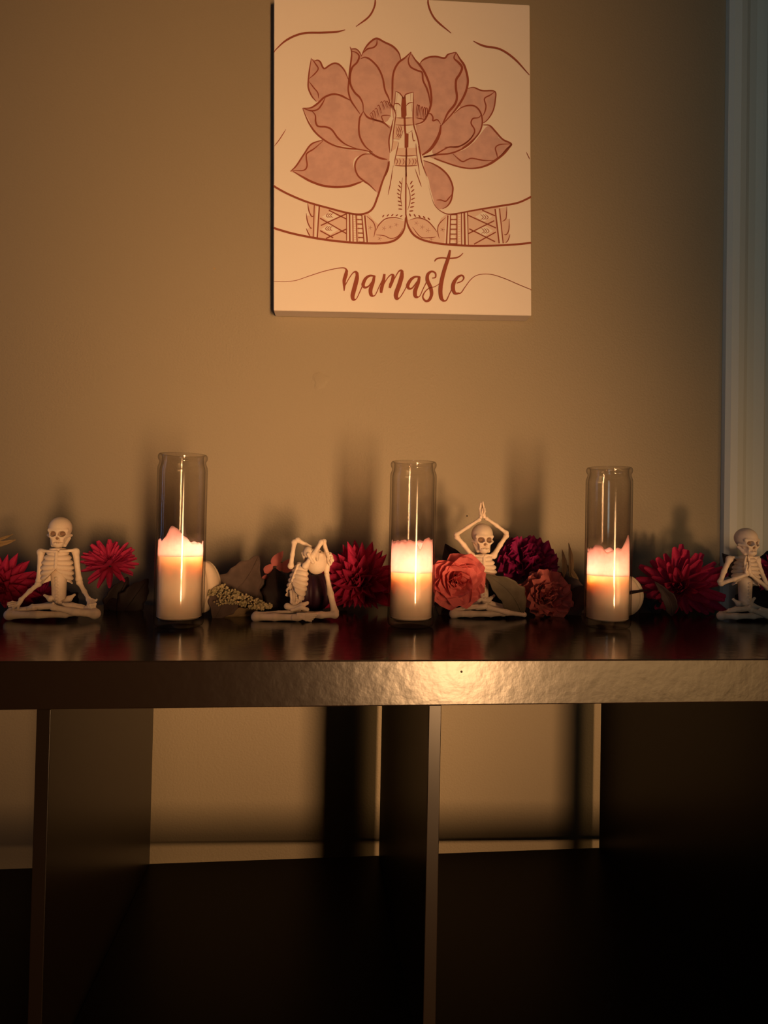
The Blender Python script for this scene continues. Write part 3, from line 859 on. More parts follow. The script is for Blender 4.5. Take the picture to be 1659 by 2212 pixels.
# ================================================================ solid modelling on a grid (surface nets)
def surface_nets(fn, lo, hi, h):
    lo = np.asarray(lo, float); hi = np.asarray(hi, float)
    n = np.maximum(4, np.ceil((hi - lo) / h).astype(int) + 1)
    ax = [lo[i] + h * np.arange(n[i]) for i in range(3)]
    X, Y, Z = np.meshgrid(*ax, indexing='ij')
    Vv = fn(X, Y, Z)
    ins = Vv < 0
    cn = n - 1
    acc = np.zeros((*cn, 3)); cnt = np.zeros(cn)
    corners = [(a, b, c) for a in (0, 1) for b in (0, 1) for c in (0, 1)]
    for p in corners:
        for axis in range(3):
            if p[axis]:
                continue
            q = list(p); q[axis] = 1
            sp = tuple(slice(p[i], p[i] + cn[i]) for i in range(3)); sq = tuple(slice(q[i], q[i] + cn[i]) for i in range(3))
            a, b = Vv[sp], Vv[sq]
            cr = (a < 0) != (b < 0)
            t = np.where(cr, a / np.where(a == b, 1, a - b), 0)
            pos = np.zeros((*cn, 3))
            for i in range(3):
                pos[..., i] = p[i]
            pos[..., axis] = t
            acc += pos * cr[..., None]; cnt += cr
    act = cnt > 0
    idx = np.full(cn, -1); idx[act] = np.arange(act.sum())
    cell = np.argwhere(act)
    verts = lo + h * (cell + acc[act] / cnt[act][:, None])
    faces = []
    for axis in range(3):
        o1, o2 = [(1, 2), (2, 0), (0, 1)][axis]
        sa = [slice(None)] * 3; sb = [slice(None)] * 3
        sa[axis] = slice(0, -1); sb[axis] = slice(1, None)
        for o in (o1, o2):
            sa[o] = sb[o] = slice(1, -1)
        a, b = ins[tuple(sa)], ins[tuple(sb)]
        for flip in (False, True):
            e = np.argwhere((a & ~b) if not flip else (~a & b))
            if not len(e):
                continue
            e = e.copy(); e[:, o1] += 1; e[:, o2] += 1
            def ci(d1, d2):
                k = e.copy(); k[:, o1] -= d1; k[:, o2] -= d2
                return idx[k[:, 0], k[:, 1], k[:, 2]]
            q = np.column_stack([ci(1, 1), ci(0, 1), ci(0, 0), ci(1, 0)])
            faces.append(q[:, ::-1] if flip else q)
    return verts, np.vstack(faces)


def capsule(X, Y, Z, a, b, ra, rb):
    a = np.asarray(a, float); b = np.asarray(b, float)
    d = b - a; L2 = d @ d + 1e-12
    t = np.clip(((X - a[0]) * d[0] + (Y - a[1]) * d[1] + (Z - a[2]) * d[2]) / L2, 0, 1)
    return np.sqrt((X - a[0] - d[0] * t) ** 2 + (Y - a[1] - d[1] * t) ** 2 + (Z - a[2] - d[2] * t) ** 2) - (ra + (rb - ra) * t)


def ellip(X, Y, Z, c, r):
    x, y, z = (X - c[0]) / r[0], (Y - c[1]) / r[1], (Z - c[2]) / r[2]
    k = np.sqrt(x * x + y * y + z * z) + 1e-9
    return (k - 1) * min(r) * 0.5 + (k - 1) * (sum(r) / 3) * 0.5


def smin(a, b, k):
    h = np.clip(0.5 + 0.5 * (b - a) / k, 0, 1)
    return b + (a - b) * h - k * h * (1 - h)


def smax(a, b, k):
    return -smin(-a, -b, k)


def blob(name, caps, h=0.05, k=0.12, ells=(), m='bone', parent=None, cut=()):
    """one smooth solid from tapered capsules (a, b, ra, rb) and ellipsoids (c, r), in centimetres round the parent"""
    pts, rad = [], []
    for a, b, ra, rb in caps:
        pts += [a, b]; rad += [ra, rb]
    for c, r in ells:
        pts.append(c); rad.append(max(r))
    pts = np.array(pts, float); rad = np.array(rad)[:, None]
    lo = (pts - rad).min(0) - 0.15; hi = (pts + rad).max(0) + 0.15

    def fn(X, Y, Z):
        d = np.full(X.shape, 9.0)
        for c in caps:
            d = smin(d, capsule(X, Y, Z, *c), k)
        for e in ells:
            d = smin(d, ellip(X, Y, Z, *e), k)
        for a, b, ra, rb in cut:
            d = smax(d, -capsule(X, Y, Z, a, b, ra, rb), 0.05)
        return d
    v, f = surface_nets(fn, lo, hi, h)
    return obj(name, v * 0.01, f, M[m], parent, True)


def skull_fn(X, Y, Z):
    ax = np.abs(X)
    d = ellip(X, Y, Z, (0, .06, .63), (.385, .43, .365))
    d = smin(d, ellip(ax, Y, Z, (.06, -.17, .40), (.25, .23, .26)), .10)
    d = smin(d, ellip(X, Y, Z, (0, -.22, .14), (.205, .20, .14)), .07)
    d = smin(d, capsule(ax, Y, Z, (.20, -.14, .08), (.29, .10, .30), .06, .055), .06)
    d = smin(d, capsule(ax, Y, Z, (.21, -.30, .375), (.385, -.02, .40), .062, .045), .05)
    d = smin(d, capsule(ax, Y, Z, (.03, -.345, .565), (.285, -.24, .575), .055, .06), .05)
    d = smin(d, capsule(X, Y, Z, (0, -.36, .52), (0, -.42, .40), .035, .035), .04)
    d = smax(d, -ellip(ax, Y, Z, (.150, -.36, .465), (.112, .22, .092)), .03)
    d = smax(d, -capsule(ax, Y, Z, (.0, -.42, .37), (.035, -.38, .300), .030, .050), .02)
    d = smax(d, -ellip(ax, Y, Z, (.44, -.16, .50), (.075, .15, .12)), .05)
    d = smax(d, -ellip(ax, Y, Z, (.27, -.25, .24), (.07, .13, .10)), .04)
    g = np.maximum(np.abs(Z - .205) - .008, Y + .30)
    d = smax(d, -g, .012)
    for x in (0, .045, .09, .135):
        d = smax(d, -np.maximum(np.maximum(np.abs(ax - x) - .005, np.abs(Z - .205) - .06), Y + .33), .01)
    return d


_v, _f = surface_nets(skull_fn, (-.5, -.62, -.06), (.5, .66, 1.08), .0165)
SKULL = bpy.data.meshes.new('skull')
SKULL.from_pydata(_v.tolist(), [], _f.tolist())
SKULL.polygons.foreach_set('use_smooth', [True] * len(SKULL.polygons))
SKULL.materials.append(M['bone'])


def hollow_mesh(name, c, r):
    v, f = lathe([(.02, -1), (.5, -.87), (.87, -.5), (1, 0), (.87, .5), (.5, .87), (.02, 1)], 20, True, True)
    v = np.array(v)[:, [0, 2, 1]] * np.array(r) + np.array(c)
    me = bpy.data.meshes.new(name)
    me.from_pydata(v.tolist(), [], f)
    me.polygons.foreach_set('use_smooth', [True] * len(f))
    me.materials.append(M['socket'])
    return me


HOLLOW = [('eye_socket', hollow_mesh('eye_socket', (s * .150, -.215, .465), (.100, .09, .070))) for s in (-1, 1)]
HOLLOW.append(('nose_hollow', hollow_mesh('nose_hollow', (0, -.335, .325), (.052, .06, .058))))


def rib_fn(X, Y, Z):
    ax = np.abs(X)
    u = np.clip((1 - Z) / 1.2, 0, 1)
    w = .48 + .50 * np.sin(u * np.pi / 2) - .10 * np.clip(-Z - .4, 0, 1)
    rad = np.sqrt((X / w) ** 2 + (Y / (.70 * w)) ** 2) + 1e-6
    zr = Z + .30 * ax * np.clip(.75 - Z, 0, 2) * .75 - .08 * ax
    rib = np.abs(np.cos(np.pi * zr / .235)) ** .65
    d = (rad - (.80 + .195 * rib)) * w * .60
    d = smin(d, capsule(X, Y, Z, (0, -.42, .78), (0, -.66, -.05), .10, .085), .05)
    arch = -1.0 + np.where(Y < .15, .86, 0.3) * np.clip(1 - ax / .86, 0, 1) ** .9
    d = smax(d, arch - Z, .05)
    d = smax(d, Z - (1 - .10 * X * X), .10)
    return d


_v, _f = surface_nets(rib_fn, (-1.12, -.85, -1.12), (1.12, .85, 1.12), .028)
RIBS = bpy.data.meshes.new('rib_cage')
RIBS.from_pydata(_v.tolist(), [], _f.tolist())
RIBS.polygons.foreach_set('use_smooth', [True] * len(RIBS.polygons))
RIBS.materials.append(M['bone'])


class Figure:
    """a resin skeleton whose joints are read at (u, v) of a view of the photograph, dy centimetres behind its own plane"""

    def __init__(s, crop, Y, base, label):
        s.ox, s.oy, s.s = crop
        s.Y = Y
        p = at(s.ox + base[0] / s.s, s.oy + base[1] / s.s, Y)
        s.o = np.array([p[0], Y, ZT])
        s.t = thing('skeleton_figurine', label, 'figurine', s.o, 'yoga skeleton figurines on the shelf')
        s.cm = s.s * FPX / ((p - CAM) @ F_) / 100.0            # view pixels per centimetre

    def J(s, u, v, dy=0.0):
        return (at(s.ox + u / s.s, s.oy + v / s.s, s.Y + dy / 100) - s.o) * 100

    def bone(s, name, pts, r, knob=1.0, k=0.12, extra=()):
        """long bone chain through points (u, v, dy); r one radius for each point"""
        P = [s.J(*p) for p in pts]
        if not isinstance(r, (list, tuple)):
            r = [r] * len(P)
        caps = []
        for i in range(len(P) - 1):
            a, b = P[i], P[i + 1]
            m = (a + b) / 2
            thin = 0.80
            caps.append((a, m, r[i], r[i] * thin * .5 + r[i + 1] * thin * .5))
            caps.append((m, b, r[i] * thin * .5 + r[i + 1] * thin * .5, r[i + 1]))
        caps += [(s.J(*a), s.J(*b), ra, rb) for a, b, ra, rb in extra]
        ells = [(P[0], (r[0] * 1.1 * knob,) * 3), (P[-1], (r[-1] * 1.1 * knob,) * 3)]
        return blob(name, caps, k=k, ells=ells, parent=s.t)

    def digits(s, name, palm, fingers, rp, rf, k=0.05):
        caps = [(s.J(*palm[0]), s.J(*palm[1]), rp, rp)]
        for fg in fingers:
            for a, b in zip(fg[:-1], fg[1:]):
                caps.append((s.J(*a), s.J(*b), rf, rf * .92))
        ells = [(s.J(*p), (rf * 1.22,) * 3) for fg in fingers for p in fg[1:-1]]
        return blob(name, caps, h=0.035, k=k, ells=ells, parent=s.t)

    def skull(s, u, v, dy, height_px, yaw=0.0, pitch=0.0, roll=0.0, sx=1.0):
        o = link('skull', SKULL, s.t)
        sc = height_px / s.cm / 100
        Rm = Matrix.Rotation(roll, 4, 'Y') @ Matrix.Rotation(yaw, 4, 'Z') @ Matrix.Rotation(pitch, 4, 'X')
        p = s.J(u, v, dy) / 100
        o.matrix_local = Matrix.Translation(Vector(p)) @ Rm @ Matrix.Diagonal((sc * sx, sc, sc, 1)) @ Matrix.Translation((0, 0, -.55))
        for nm, me in HOLLOW:
            link(nm, me, o)
        return o

    def ribs(s, u, v, dy, w_px, h_px, yaw=0.0, pitch=0.0, roll=0.0, depth=1.0):
        o = link('rib_cage', RIBS, s.t)
        a, b = w_px / s.cm / 200, h_px / s.cm / 200
        Rm = Matrix.Rotation(roll, 4, 'Y') @ Matrix.Rotation(yaw, 4, 'Z') @ Matrix.Rotation(pitch, 4, 'X')
        o.matrix_local = Matrix.Translation(Vector(s.J(u, v, dy) / 100)) @ Rm @ Matrix.Diagonal((a, a * depth, b, 1))
        return o

    def spine(s, top, bot, wr, n=7, bead=0.16):
        """lower back column with a row of vertebra beads down its front"""
        a, b = s.J(*top), s.J(*bot)
        caps = [(a, b, wr, wr * .85)]
        ells = []
        for i in range(n):
            c = a + (b - a) * (i + .5) / n
            ells.append((c + np.array([0, -wr * (1.0 - .12 * (i + .5) / n), 0]), (bead * 1.5, bead * 1.25, bead * 1.15)))
        return blob('spine', caps, k=0.05, ells=ells, h=0.045, parent=s.t)


# ---- the figure with both hands resting on its knees
g = Figure((0, 1080, 4.8794), 0.247, (560, 1265), 'skeleton figurine sitting cross legged, hands resting on its knees')
g.skull(632, 322, -.2, 322, yaw=math.radians(7), pitch=math.radians(3), sx=.92)
g.ribs(606, 695, 0, 338, 385, yaw=math.radians(10), depth=.95)
g.bone('neck', [(628, 450, .1), (622, 540, .2)], [.34, .36])
g.bone('clavicle', [(440, 535, -.2), (590, 545, -.75)], [.22, .17])
g.bone('clavicle', [(800, 530, -.2), (640, 540, -.75)], [.22, .17])
g.spine((622, 800, .2), (622, 1085, .2), .92, 8, .15)
g.bone('pelvis', [(470, 1005, -.1), (530, 1040, -.3), (600, 1085, -.2), (690, 1085, -.2), (730, 1040, -.3), (785, 1000, -.1)], [.14, .38, .45, .45, .38, .14], knob=.8)
g.bone('upper_arm', [(432, 550, 0), (412, 850, .1)], [.40, .34], 1.1)
g.bone('upper_arm', [(798, 545, 0), (832, 835, .1)], [.40, .34], 1.1)
g.bone('forearm', [(405, 885, 0), (315, 960, -.6), (222, 1050, -1.4)], [.33, .28, .24], 1.1)
g.bone('forearm', [(838, 870, 0), (890, 965, -.6), (932, 1040, -1.4)], [.33, .28, .24], 1.1)
g.digits('hand', [(215, 1070, -1.5), (185, 1110, -1.9)], [[(200, 1085, -1.5), (130, 1075, -1.6), (85, 1088, -1.9)], [(190, 1095, -1.8), (120, 1095, -2.1), (85, 1105, -2.3)],
         [(180, 1110, -2), (125, 1115, -2.4), (95, 1125, -2.4)], [(180, 1120, -2.1), (140, 1135, -2.5), (125, 1150, -2.4)], [(195, 1120, -2.2), (190, 1150, -2.4), (160, 1160, -2.3)]], .27, .13)
g.digits('hand', [(930, 1050, -1.5), (950, 1090, -2.0)], [[(930, 1070, -1.7), (925, 1110, -2.4), (945, 1140, -2.5)], [(950, 1060, -1.9), (950, 1105, -2.6), (960, 1140, -2.6)],
         [(970, 1060, -1.8), (980, 1100, -2.5), (980, 1135, -2.5)], [(985, 1060, -1.7), (1005, 1095, -2.3), (1000, 1130, -2.3)], [(960, 1045, -1.6), (1010, 1060, -1.7), (1020, 1050, -1.8)]], .27, .13)
g.bone('thigh', [(590, 1090, .1), (350, 1145, -.4), (115, 1175, -1.0)], [.5, .42, .42])
g.bone('thigh', [(680, 1090, .1), (850, 1135, -.4), (985, 1165, -1.0)], [.5, .42, .42])
g.bone('shin', [(100, 1212, -1.3), (400, 1210, -1.9), (690, 1205, -1.6), (820, 1190, -.8)], [.56, .46, .44, .36], 1.05)
g.bone('shin', [(1000, 1200, -1.3), (780, 1180, -2.1), (560, 1130, -2.3)], [.60, .46, .36], 1.05)
g.digits('foot', [(540, 1120, -2.3), (420, 1125, -2.2)], [[(430, 1110, -2.2), (340, 1115, -2.2), (290, 1140, -2.1)], [(430, 1120, -2.4), (350, 1130, -2.4), (290, 1148, -2.3)],
         [(540, 1115, -2.4), (560, 1092, -2.4)]], .36, .19)
g.digits('foot', [(700, 1110, -1.6), (790, 1115, -1.6)], [[(780, 1105, -1.6), (880, 1120, -1.5)], [(780, 1120, -1.8), (870, 1135, -1.7)], [(690, 1110, -1.8), (665, 1095, -1.8)]], .34, .18)

# ---- the figure bending back to catch its raised foot
g = Figure((520, 1120, 4.8794), 0.250, (560, 1090), 'skeleton figurine bending backwards, catching its raised foot behind its head')
g.bone('shin', [(160, 1037, -1.2), (360, 1040, -1.5), (600, 1042, -1.6)], [.56, .50, .46], 1.0)
g.bone('thigh', [(160, 1015, -.6), (400, 1000, -.2), (600, 985, .2)], [.40, .36, .42], 1.0)
g.digits('foot', [(560, 1045, -1.9), (620, 1045, -2.0)], [[(600, 1005 + 8 * i, -2.0 - .05 * i), (690, 1005 + 16 * i, -2.1), (805 - 16 * i, 1008 + 18 * i, -1.9)] for i in range(5)], .40, .15)
g.bone('thigh', [(660, 1010, -.2), (850, 1018, -.8), (990, 1012, -.9)], [.46, .46, .50], 1.0)
g.bone('shin', [(990, 985, -.6), (945, 790, -.3), (908, 590, 0)], [.50, .42, .30], 1.0)
g.digits('foot', [(905, 560, 0), (915, 490, .1)], [[(905, 500, .1), (905, 420, .1), (890, 320, .2)], [(925, 490, 0), (945, 430, 0), (940, 370, .1)], [(940, 480, 0), (962, 440, -.1), (955, 395, 0)]], .36, .24)
g.bone('pelvis', [(492, 925, -.3), (560, 950, -.4), (640, 920, -.6), (700, 890, -.4)], [.42, .42, .44, .22], .9)
g.bone('pelvis_wing', [(540, 965, -.7), (640, 935, -.9), (700, 960, -.7)], [.22, .34, .24], .9)
g.spine((600, 760, .2), (585, 890, .2), .80, 5, .14)
g.bone('vertebrae', [(527, 770, -.5), (535, 880, -.7)], [.16, .18], 1.0)
g.ribs(607, 655, 0, 268, 385, yaw=math.radians(-48), roll=math.radians(7), pitch=math.radians(-6), depth=1.0)
g.skull(790, 440, .1, 300, yaw=math.radians(-60), pitch=math.radians(-96), roll=math.radians(8), sx=.95)
g.bone('neck', [(690, 500, .2), (640, 500, .2)], [.40, .42])
g.bone('upper_arm', [(528, 500, .4), (545, 380, .4), (566, 250, .3)], [.36, .30, .34], 1.05)
g.bone('forearm', [(600, 228, .4), (680, 272, .7), (770, 318, .9)], [.34, .28, .28], 1.0)
g.bone('upper_arm', [(682, 500, -1.0), (770, 375, -1.1), (850, 250, -.7)], [.40, .34, .32], 1.05)
g.bone('forearm', [(878, 240, -.5), (890, 300, -.3), (915, 370, -.2)], [.28, .26, .26], 1.05)
g.digits('hand', [(918, 370, -.3), (930, 410, -.4)], [[(920, 390, -.4), (945, 380, -.5), (962, 400, -.5)], [(925, 405, -.4), (955, 410, -.6), (965, 430, -.5)], [(925, 420, -.4), (950, 440, -.6), (955, 470, -.4)], [(915, 420, -.4), (925, 460, -.5), (935, 490, -.3)]], .27, .14)

# ---- the figure with palms joined above its head
g = Figure((800, 960, 3.6867), 0.283, (930, 1385), 'skeleton figurine sitting cross legged, palms joined above its head')
g.skull(893, 735, -.1, 236, yaw=math.radians(1), pitch=math.radians(3), sx=.92)
g.ribs(900, 1000, 0, 222, 262, yaw=math.radians(-11), depth=.95)
g.bone('neck', [(905, 830, .1), (905, 890, .2)], [.33, .36])
g.bone('clavicle', [(800, 885, 0), (895, 890, -.6)], [.24, .17])
g.bone('clavicle', [(990, 880, 0), (915, 888, -.6)], [.24, .17])
g.spine((900, 1080, .2), (905, 1260, .2), .72, 7, .14)
g.bone('pelvis', [(820, 1205, 0), (870, 1240, -.2), (940, 1240, -.2), (985, 1205, 0)], [.16, .40, .40, .16], .9)
g.bone('upper_arm', [(808, 888, 0), (745, 800, 0), (690, 738, 0)], [.42, .34, .34], 1.05)
g.bone('upper_arm', [(982, 885, 0), (1035, 800, 0), (1082, 728, 0)], [.42, .34, .34], 1.05)
g.bone('forearm', [(686, 718, -.1), (780, 655, -.1), (868, 598, -.2)], [.30, .27, .25], 1.05)
g.bone('forearm', [(1082, 705, -.1), (1005, 645, -.1), (925, 590, -.2)], [.30, .27, .25], 1.05)
g.digits('hand', [(880, 580, -.2), (878, 550, -.2)], [[(876, 560, -.4 + .2 * i), (872 + 3 * i, 510, -.4 + .2 * i), (880 + 2 * i, 462 + 6 * abs(i - 1), -.4 + .2 * i)] for i in range(4)] + [[(885, 565, -.5), (890, 535, -.6), (890, 515, -.5)]], .24, .13)
g.digits('hand', [(908, 578, -.2), (902, 550, -.2)], [[(900, 560, -.4 + .2 * i), (905 - 2 * i, 510, -.4 + .2 * i), (895 - i, 458 + 6 * abs(i - 1), -.4 + .2 * i)] for i in range(4)] + [[(898, 565, -.5), (912, 535, -.6), (910, 510, -.5)]], .24, .13)
g.bone('thigh', [(880, 1265, .2), (780, 1300, -.2), (670, 1330, -.8)], [.46, .42, .40])
g.bone('thigh', [(940, 1265, .2), (1080, 1300, -.2), (1210, 1340, -.8)], [.46, .42, .34])
g.bone('shin', [(665, 1350, -1.0), (800, 1350, -1.6), (960, 1350, -1.6), (1060, 1345, -1.2)], [.56, .46, .44, .40], 1.05)
g.bone('shin', [(1225, 1356, -1.1), (1090, 1338, -1.8), (940, 1300, -2.0)], [.30, .44, .36], 1.05)
g.digits('foot', [(915, 1292, -2.0), (850, 1298, -2.0)], [[(850, 1285, -2), (770, 1290, -2)], [(850, 1300, -2.2), (765, 1305, -2.1)], [(910, 1285, -2.1), (925, 1268, -2.1)]], .36, .22)

# ---- the figure with palms joined at its chest
g = Figure((1220, 980, 3.7790), 0.268, (1520, 1365), 'skeleton figurine sitting cross legged, palms joined at its chest')
g.skull(1487, 708, -.1, 226, yaw=math.radians(6), pitch=math.radians(3), sx=.92)
g.ribs(1478, 955, 0, 228, 250, yaw=math.radians(-18), depth=.95)
g.bone('neck', [(1480, 790, .2), (1475, 850, .2)], [.36, .38])
g.bone('clavicle', [(1345, 848, 0), (1460, 850, -.6)], [.26, .18])
g.bone('clavicle', [(1575, 850, 0), (1500, 850, -.6)], [.26, .18])
g.spine((1472, 1040, .2), (1472, 1235, .2), .95, 7, .14)
g.bone('pelvis', [(1375, 1190, 0), (1420, 1225, -.2), (1510, 1225, -.2), (1548, 1180, 0)], [.16, .42, .42, .16], .9)
g.bone('upper_arm', [(1345, 860, 0), (1300, 960, -.2), (1270, 1045, -.5)], [.44, .36, .36], 1.05)
g.bone('upper_arm', [(1572, 865, 0), (1600, 960, -.2), (1655, 1080, -.5)], [.40, .34, .34], 1.05)
g.bone('forearm', [(1275, 1060, -.6), (1380, 1025, -1.4), (1485, 985, -2.0)], [.34, .30, .26], 1.05)
g.bone('forearm', [(1655, 1095, -.6), (1590, 1045, -1.4), (1515, 985, -2.0)], [.34, .30, .26], 1.05)
g.digits('hand', [(1482, 970, -2.1), (1476, 935, -2.1)], [[(1475, 940, -2.3 + .2 * i), (1468 + 2 * i, 890, -2.3 + .2 * i), (1478, 838 + 6 * abs(i - 1), -2.3 + .2 * i)] for i in range(4)] + [[(1480, 950, -2.4), (1486, 915, -2.5), (1486, 890, -2.4)]], .26, .15)
g.digits('hand', [(1508, 968, -2.1), (1505, 935, -2.1)], [[(1503, 940, -2.3 + .2 * i), (1508 - 2 * i, 890, -2.3 + .2 * i), (1497, 836 + 6 * abs(i - 1), -2.3 + .2 * i)] for i in range(4)] + [[(1500, 950, -2.4), (1510, 915, -2.5), (1508, 885, -2.4)]], .26, .15)
g.bone('thigh', [(1440, 1245, .2), (1350, 1290, -.2), (1275, 1310, -.7)], [.46, .40, .38])
g.bone('thigh', [(1530, 1245, .2), (1660, 1290, -.2), (1770, 1310, -.7)], [.46, .40, .38])
g.bone('shin', [(1275, 1325, -1.0), (1400, 1328, -1.6), (1540, 1325, -1.6), (1640, 1320, -1.0)], [.52, .46, .44, .36], 1.05)
g.bone('shin', [(1775, 1330, -1.0), (1650, 1320, -1.8), (1520, 1275, -2.1)], [.52, .44, .36], 1.05)
g.digits('foot', [(1500, 1265, -2.1), (1420, 1272, -2.1)], [[(1430, 1260, -2.1), (1340, 1275, -2.0)], [(1430, 1275, -2.3), (1335, 1288, -2.1)], [(1500, 1262, -2.2), (1512, 1245, -2.2)]], .36, .22)
g.digits('foot', [(1600, 1280, -1.8), (1680, 1285, -1.8)], [[(1670, 1275, -1.8), (1740, 1290, -1.7)], [(1670, 1290, -1.9), (1730, 1300, -1.8)]], .34, .2)
# ================================================================ silk flowers, leaves and pumpkins behind them
def petal_mesh(name, m, width=0.18, cup=0.3, curl=0.2, point=0.75, ruffle=0.0, nu=8, nv=4, seed=0, blunt=0.0):
    rn = random.Random(seed)
    v, f = [], []
    ph = rn.random() * 6
    for i in range(nu + 1):
        u = i / nu
        w = width * (math.sin(math.pi * min(1, u ** point * (1 - blunt) + 0.02)) ** 0.8 + 0.06 * (1 - u))
        for j in range(-nv, nv + 1):
            s = j / nv
            x = u - (0.10 * s * s * blunt * u)
            y = s * w
            z = curl * u * u + cup * w * s * s + ruffle * u * u * math.sin(s * 7 + ph) + ruffle * .6 * u * math.sin(s * 3 + 2 * ph + 4 * u)
            v.append((x, y, z))
    n = 2 * nv + 1
    for i in range(nu):
        for j in range(n - 1):
            f.append([i * n + j, (i + 1) * n + j, (i + 1) * n + j + 1, i * n + j + 1])
    me = bpy.data.meshes.new(name)
    me.from_pydata(v, [], f)
    me.polygons.foreach_set('use_smooth', [True] * len(f))
    me.materials.append(m)
    return me


def flower(name, label, cat, px, py, Y, radius_px, axis, meshes, rings, group, seed=1, core=None, depth=1.0, jit=0.12):
    """rings: (angle from the axis, count, length, lift) ; every petal an object of its own"""
    rn = random.Random(seed)
    p = at(px, py, Y)
    R = radius_px * ((p - CAM) @ F_) / FPX
    t = thing(name, label, cat, p, group)
    n = Vector(axis).normalized()
    a = n.orthogonal().normalized()
    b = n.cross(a)
    for k, (e, cnt, ln, off) in enumerate(rings):
        for i in range(cnt):
            phi = 2 * math.pi * (i + 0.5 * (k % 2) + rn.uniform(-.2, .2)) / cnt
            ee = math.radians(e + rn.uniform(-7, 7))
            rad = a * math.cos(phi) + b * math.sin(phi)
            d = n * math.cos(ee) + rad * math.sin(ee)
            up = (n * math.sin(ee) - rad * math.cos(ee))
            side = up.cross(d)
            L = R * ln * (1 + rn.uniform(-jit, jit))
            room = p[2] + n.z * R * off - (ZT + 0.003)            # keep the tip above the shelf
            if d.z < 0 and -d.z * L > room:
                L = room / -d.z
                if L < R * .28:
                    continue
            o = link('petal', rn.choice(meshes), t)
            m3 = Matrix((d, side, up)).transposed().to_4x4()
            o.matrix_local = Matrix.Translation(n * R * off) @ m3 @ Matrix.Rotation(rn.uniform(-.25, .25), 4, 'X') @ Matrix.Scale(L, 4)
    v, f = lathe([(.02, -1), (.6, -.8), (1, -.2), (.9, .4), (.4, .9), (.02, 1)], 12, True, True)
    c = obj('flower_core', np.array(v) * R * .16, f, core or M['darkleaf'], t, True)
    return t


DAH = lambda m, s: [petal_mesh('petal', m, width=.115 + .015 * k, cup=1.0, curl=.04 + .10 * k, point=.95, seed=s + k) for k in range(3)]
strap = [petal_mesh('petal', M['crimson'], width=.100 + .015 * k, cup=.9, curl=.02 + .10 * k, point=.80, seed=60 + k, blunt=.13) for k in range(3)]
crim, mag = DAH(M['crimson'], 1), DAH(M['magenta'], 11)
rose_m = [petal_mesh('petal', M['coral'], width=.50, cup=.55, curl=(.25, .05, -.12)[k], point=.60, ruffle=.035, nu=12, nv=8, seed=20 + k, blunt=.22) for k in range(3)]
carn_m = [petal_mesh('petal', M['rosecoral'], width=.44, cup=.25, curl=.12, point=.60, ruffle=.10, nu=9, nv=7, seed=30 + k, blunt=.36) for k in range(4)]
plum_m = [petal_mesh('petal', M['purple'], width=.36, cup=.25, curl=.12, point=.62, ruffle=.13, nu=9, nv=7, seed=40 + k, blunt=.34) for k in range(4)]

DR = [(8, 6, .58, .12), (20, 9, .70, .08), (34, 12, .82, .04), (48, 14, .92, 0), (63, 15, 1.0, -.03), (80, 15, 1.0, -.06), (98, 11, .95, -.08)]
GF = 'silk flowers along the back of the shelf'
flower('silk_dahlia', 'crimson dahlia at the far left, cut by the picture edge', 'flower', 2, 1272, 0.315, 80, (.35, -1, .15), crim, DR, GF, 3)
flower('silk_dahlia', 'small crimson dahlia beside the leftmost skeleton', 'flower', 238, 1222, 0.335, 58, (.05, -.62, .78), strap, [(12, 6, .35, .06), (34, 9, .6, .04), (54, 13, .85, .02), (70, 16, 1.0, 0), (86, 17, 1.0, -.02), (102, 13, .95, -.04)], GF, 5)
flower('silk_dahlia', 'large crimson dahlia left of the middle candle', 'flower', 778, 1262, 0.345, 96, (-.15, -1, .22), crim, DR, GF, 8)
flower('silk_dahlia', 'large crimson dahlia beside the rightmost skeleton, petals opening left', 'flower', 1470, 1272, 0.338, 94, (-.62, -1, .18), strap, DR, GF, 14)
flower('silk_dahlia', 'crimson dahlia at the right picture edge', 'flower', 1676, 1240, 0.335, 52, (-.3, -1, .2), crim, DR, GF, 17)
flower('silk_dahlia', 'magenta dahlia low behind the leftmost skeleton', 'flower', 82, 1296, 0.335, 50, (.2, -1, .3), mag, DR, GF, 19)
flower('silk_rose', 'coral rose right of the middle candle', 'flower', 986, 1254, 0.262, 62, (-.05, -1, .02), rose_m,
       [(5, 3, .42, .12), (16, 4, .52, .06), (30, 5, .66, 0), (48, 6, .82, -.06), (68, 7, .95, -.10), (86, 7, 1.0, -.12)], GF, 21, M['coral'])
flower('silk_carnation', 'dusty coral ruffled flower left of the rightmost candle', 'flower', 1176, 1292, 0.300, 58, (-.1, -1, .45), carn_m,
       [(5, 4, .6, .1), (24, 6, .75, .04), (44, 7, .9, 0), (66, 8, 1.0, -.04), (88, 8, 1.0, -.08)], GF, 23, M['rosecoral'])
flower('silk_peony', 'plum purple ruffled flower above the dusty coral one', 'flower', 1135, 1220, 0.362, 66, (.15, -.8, .7), plum_m,
       [(10, 4, .5, .06), (34, 6, .7, .03), (56, 8, .95, 0), (78, 9, 1.0, -.03), (96, 7, .95, -.06)], GF, 25, M['purple'])


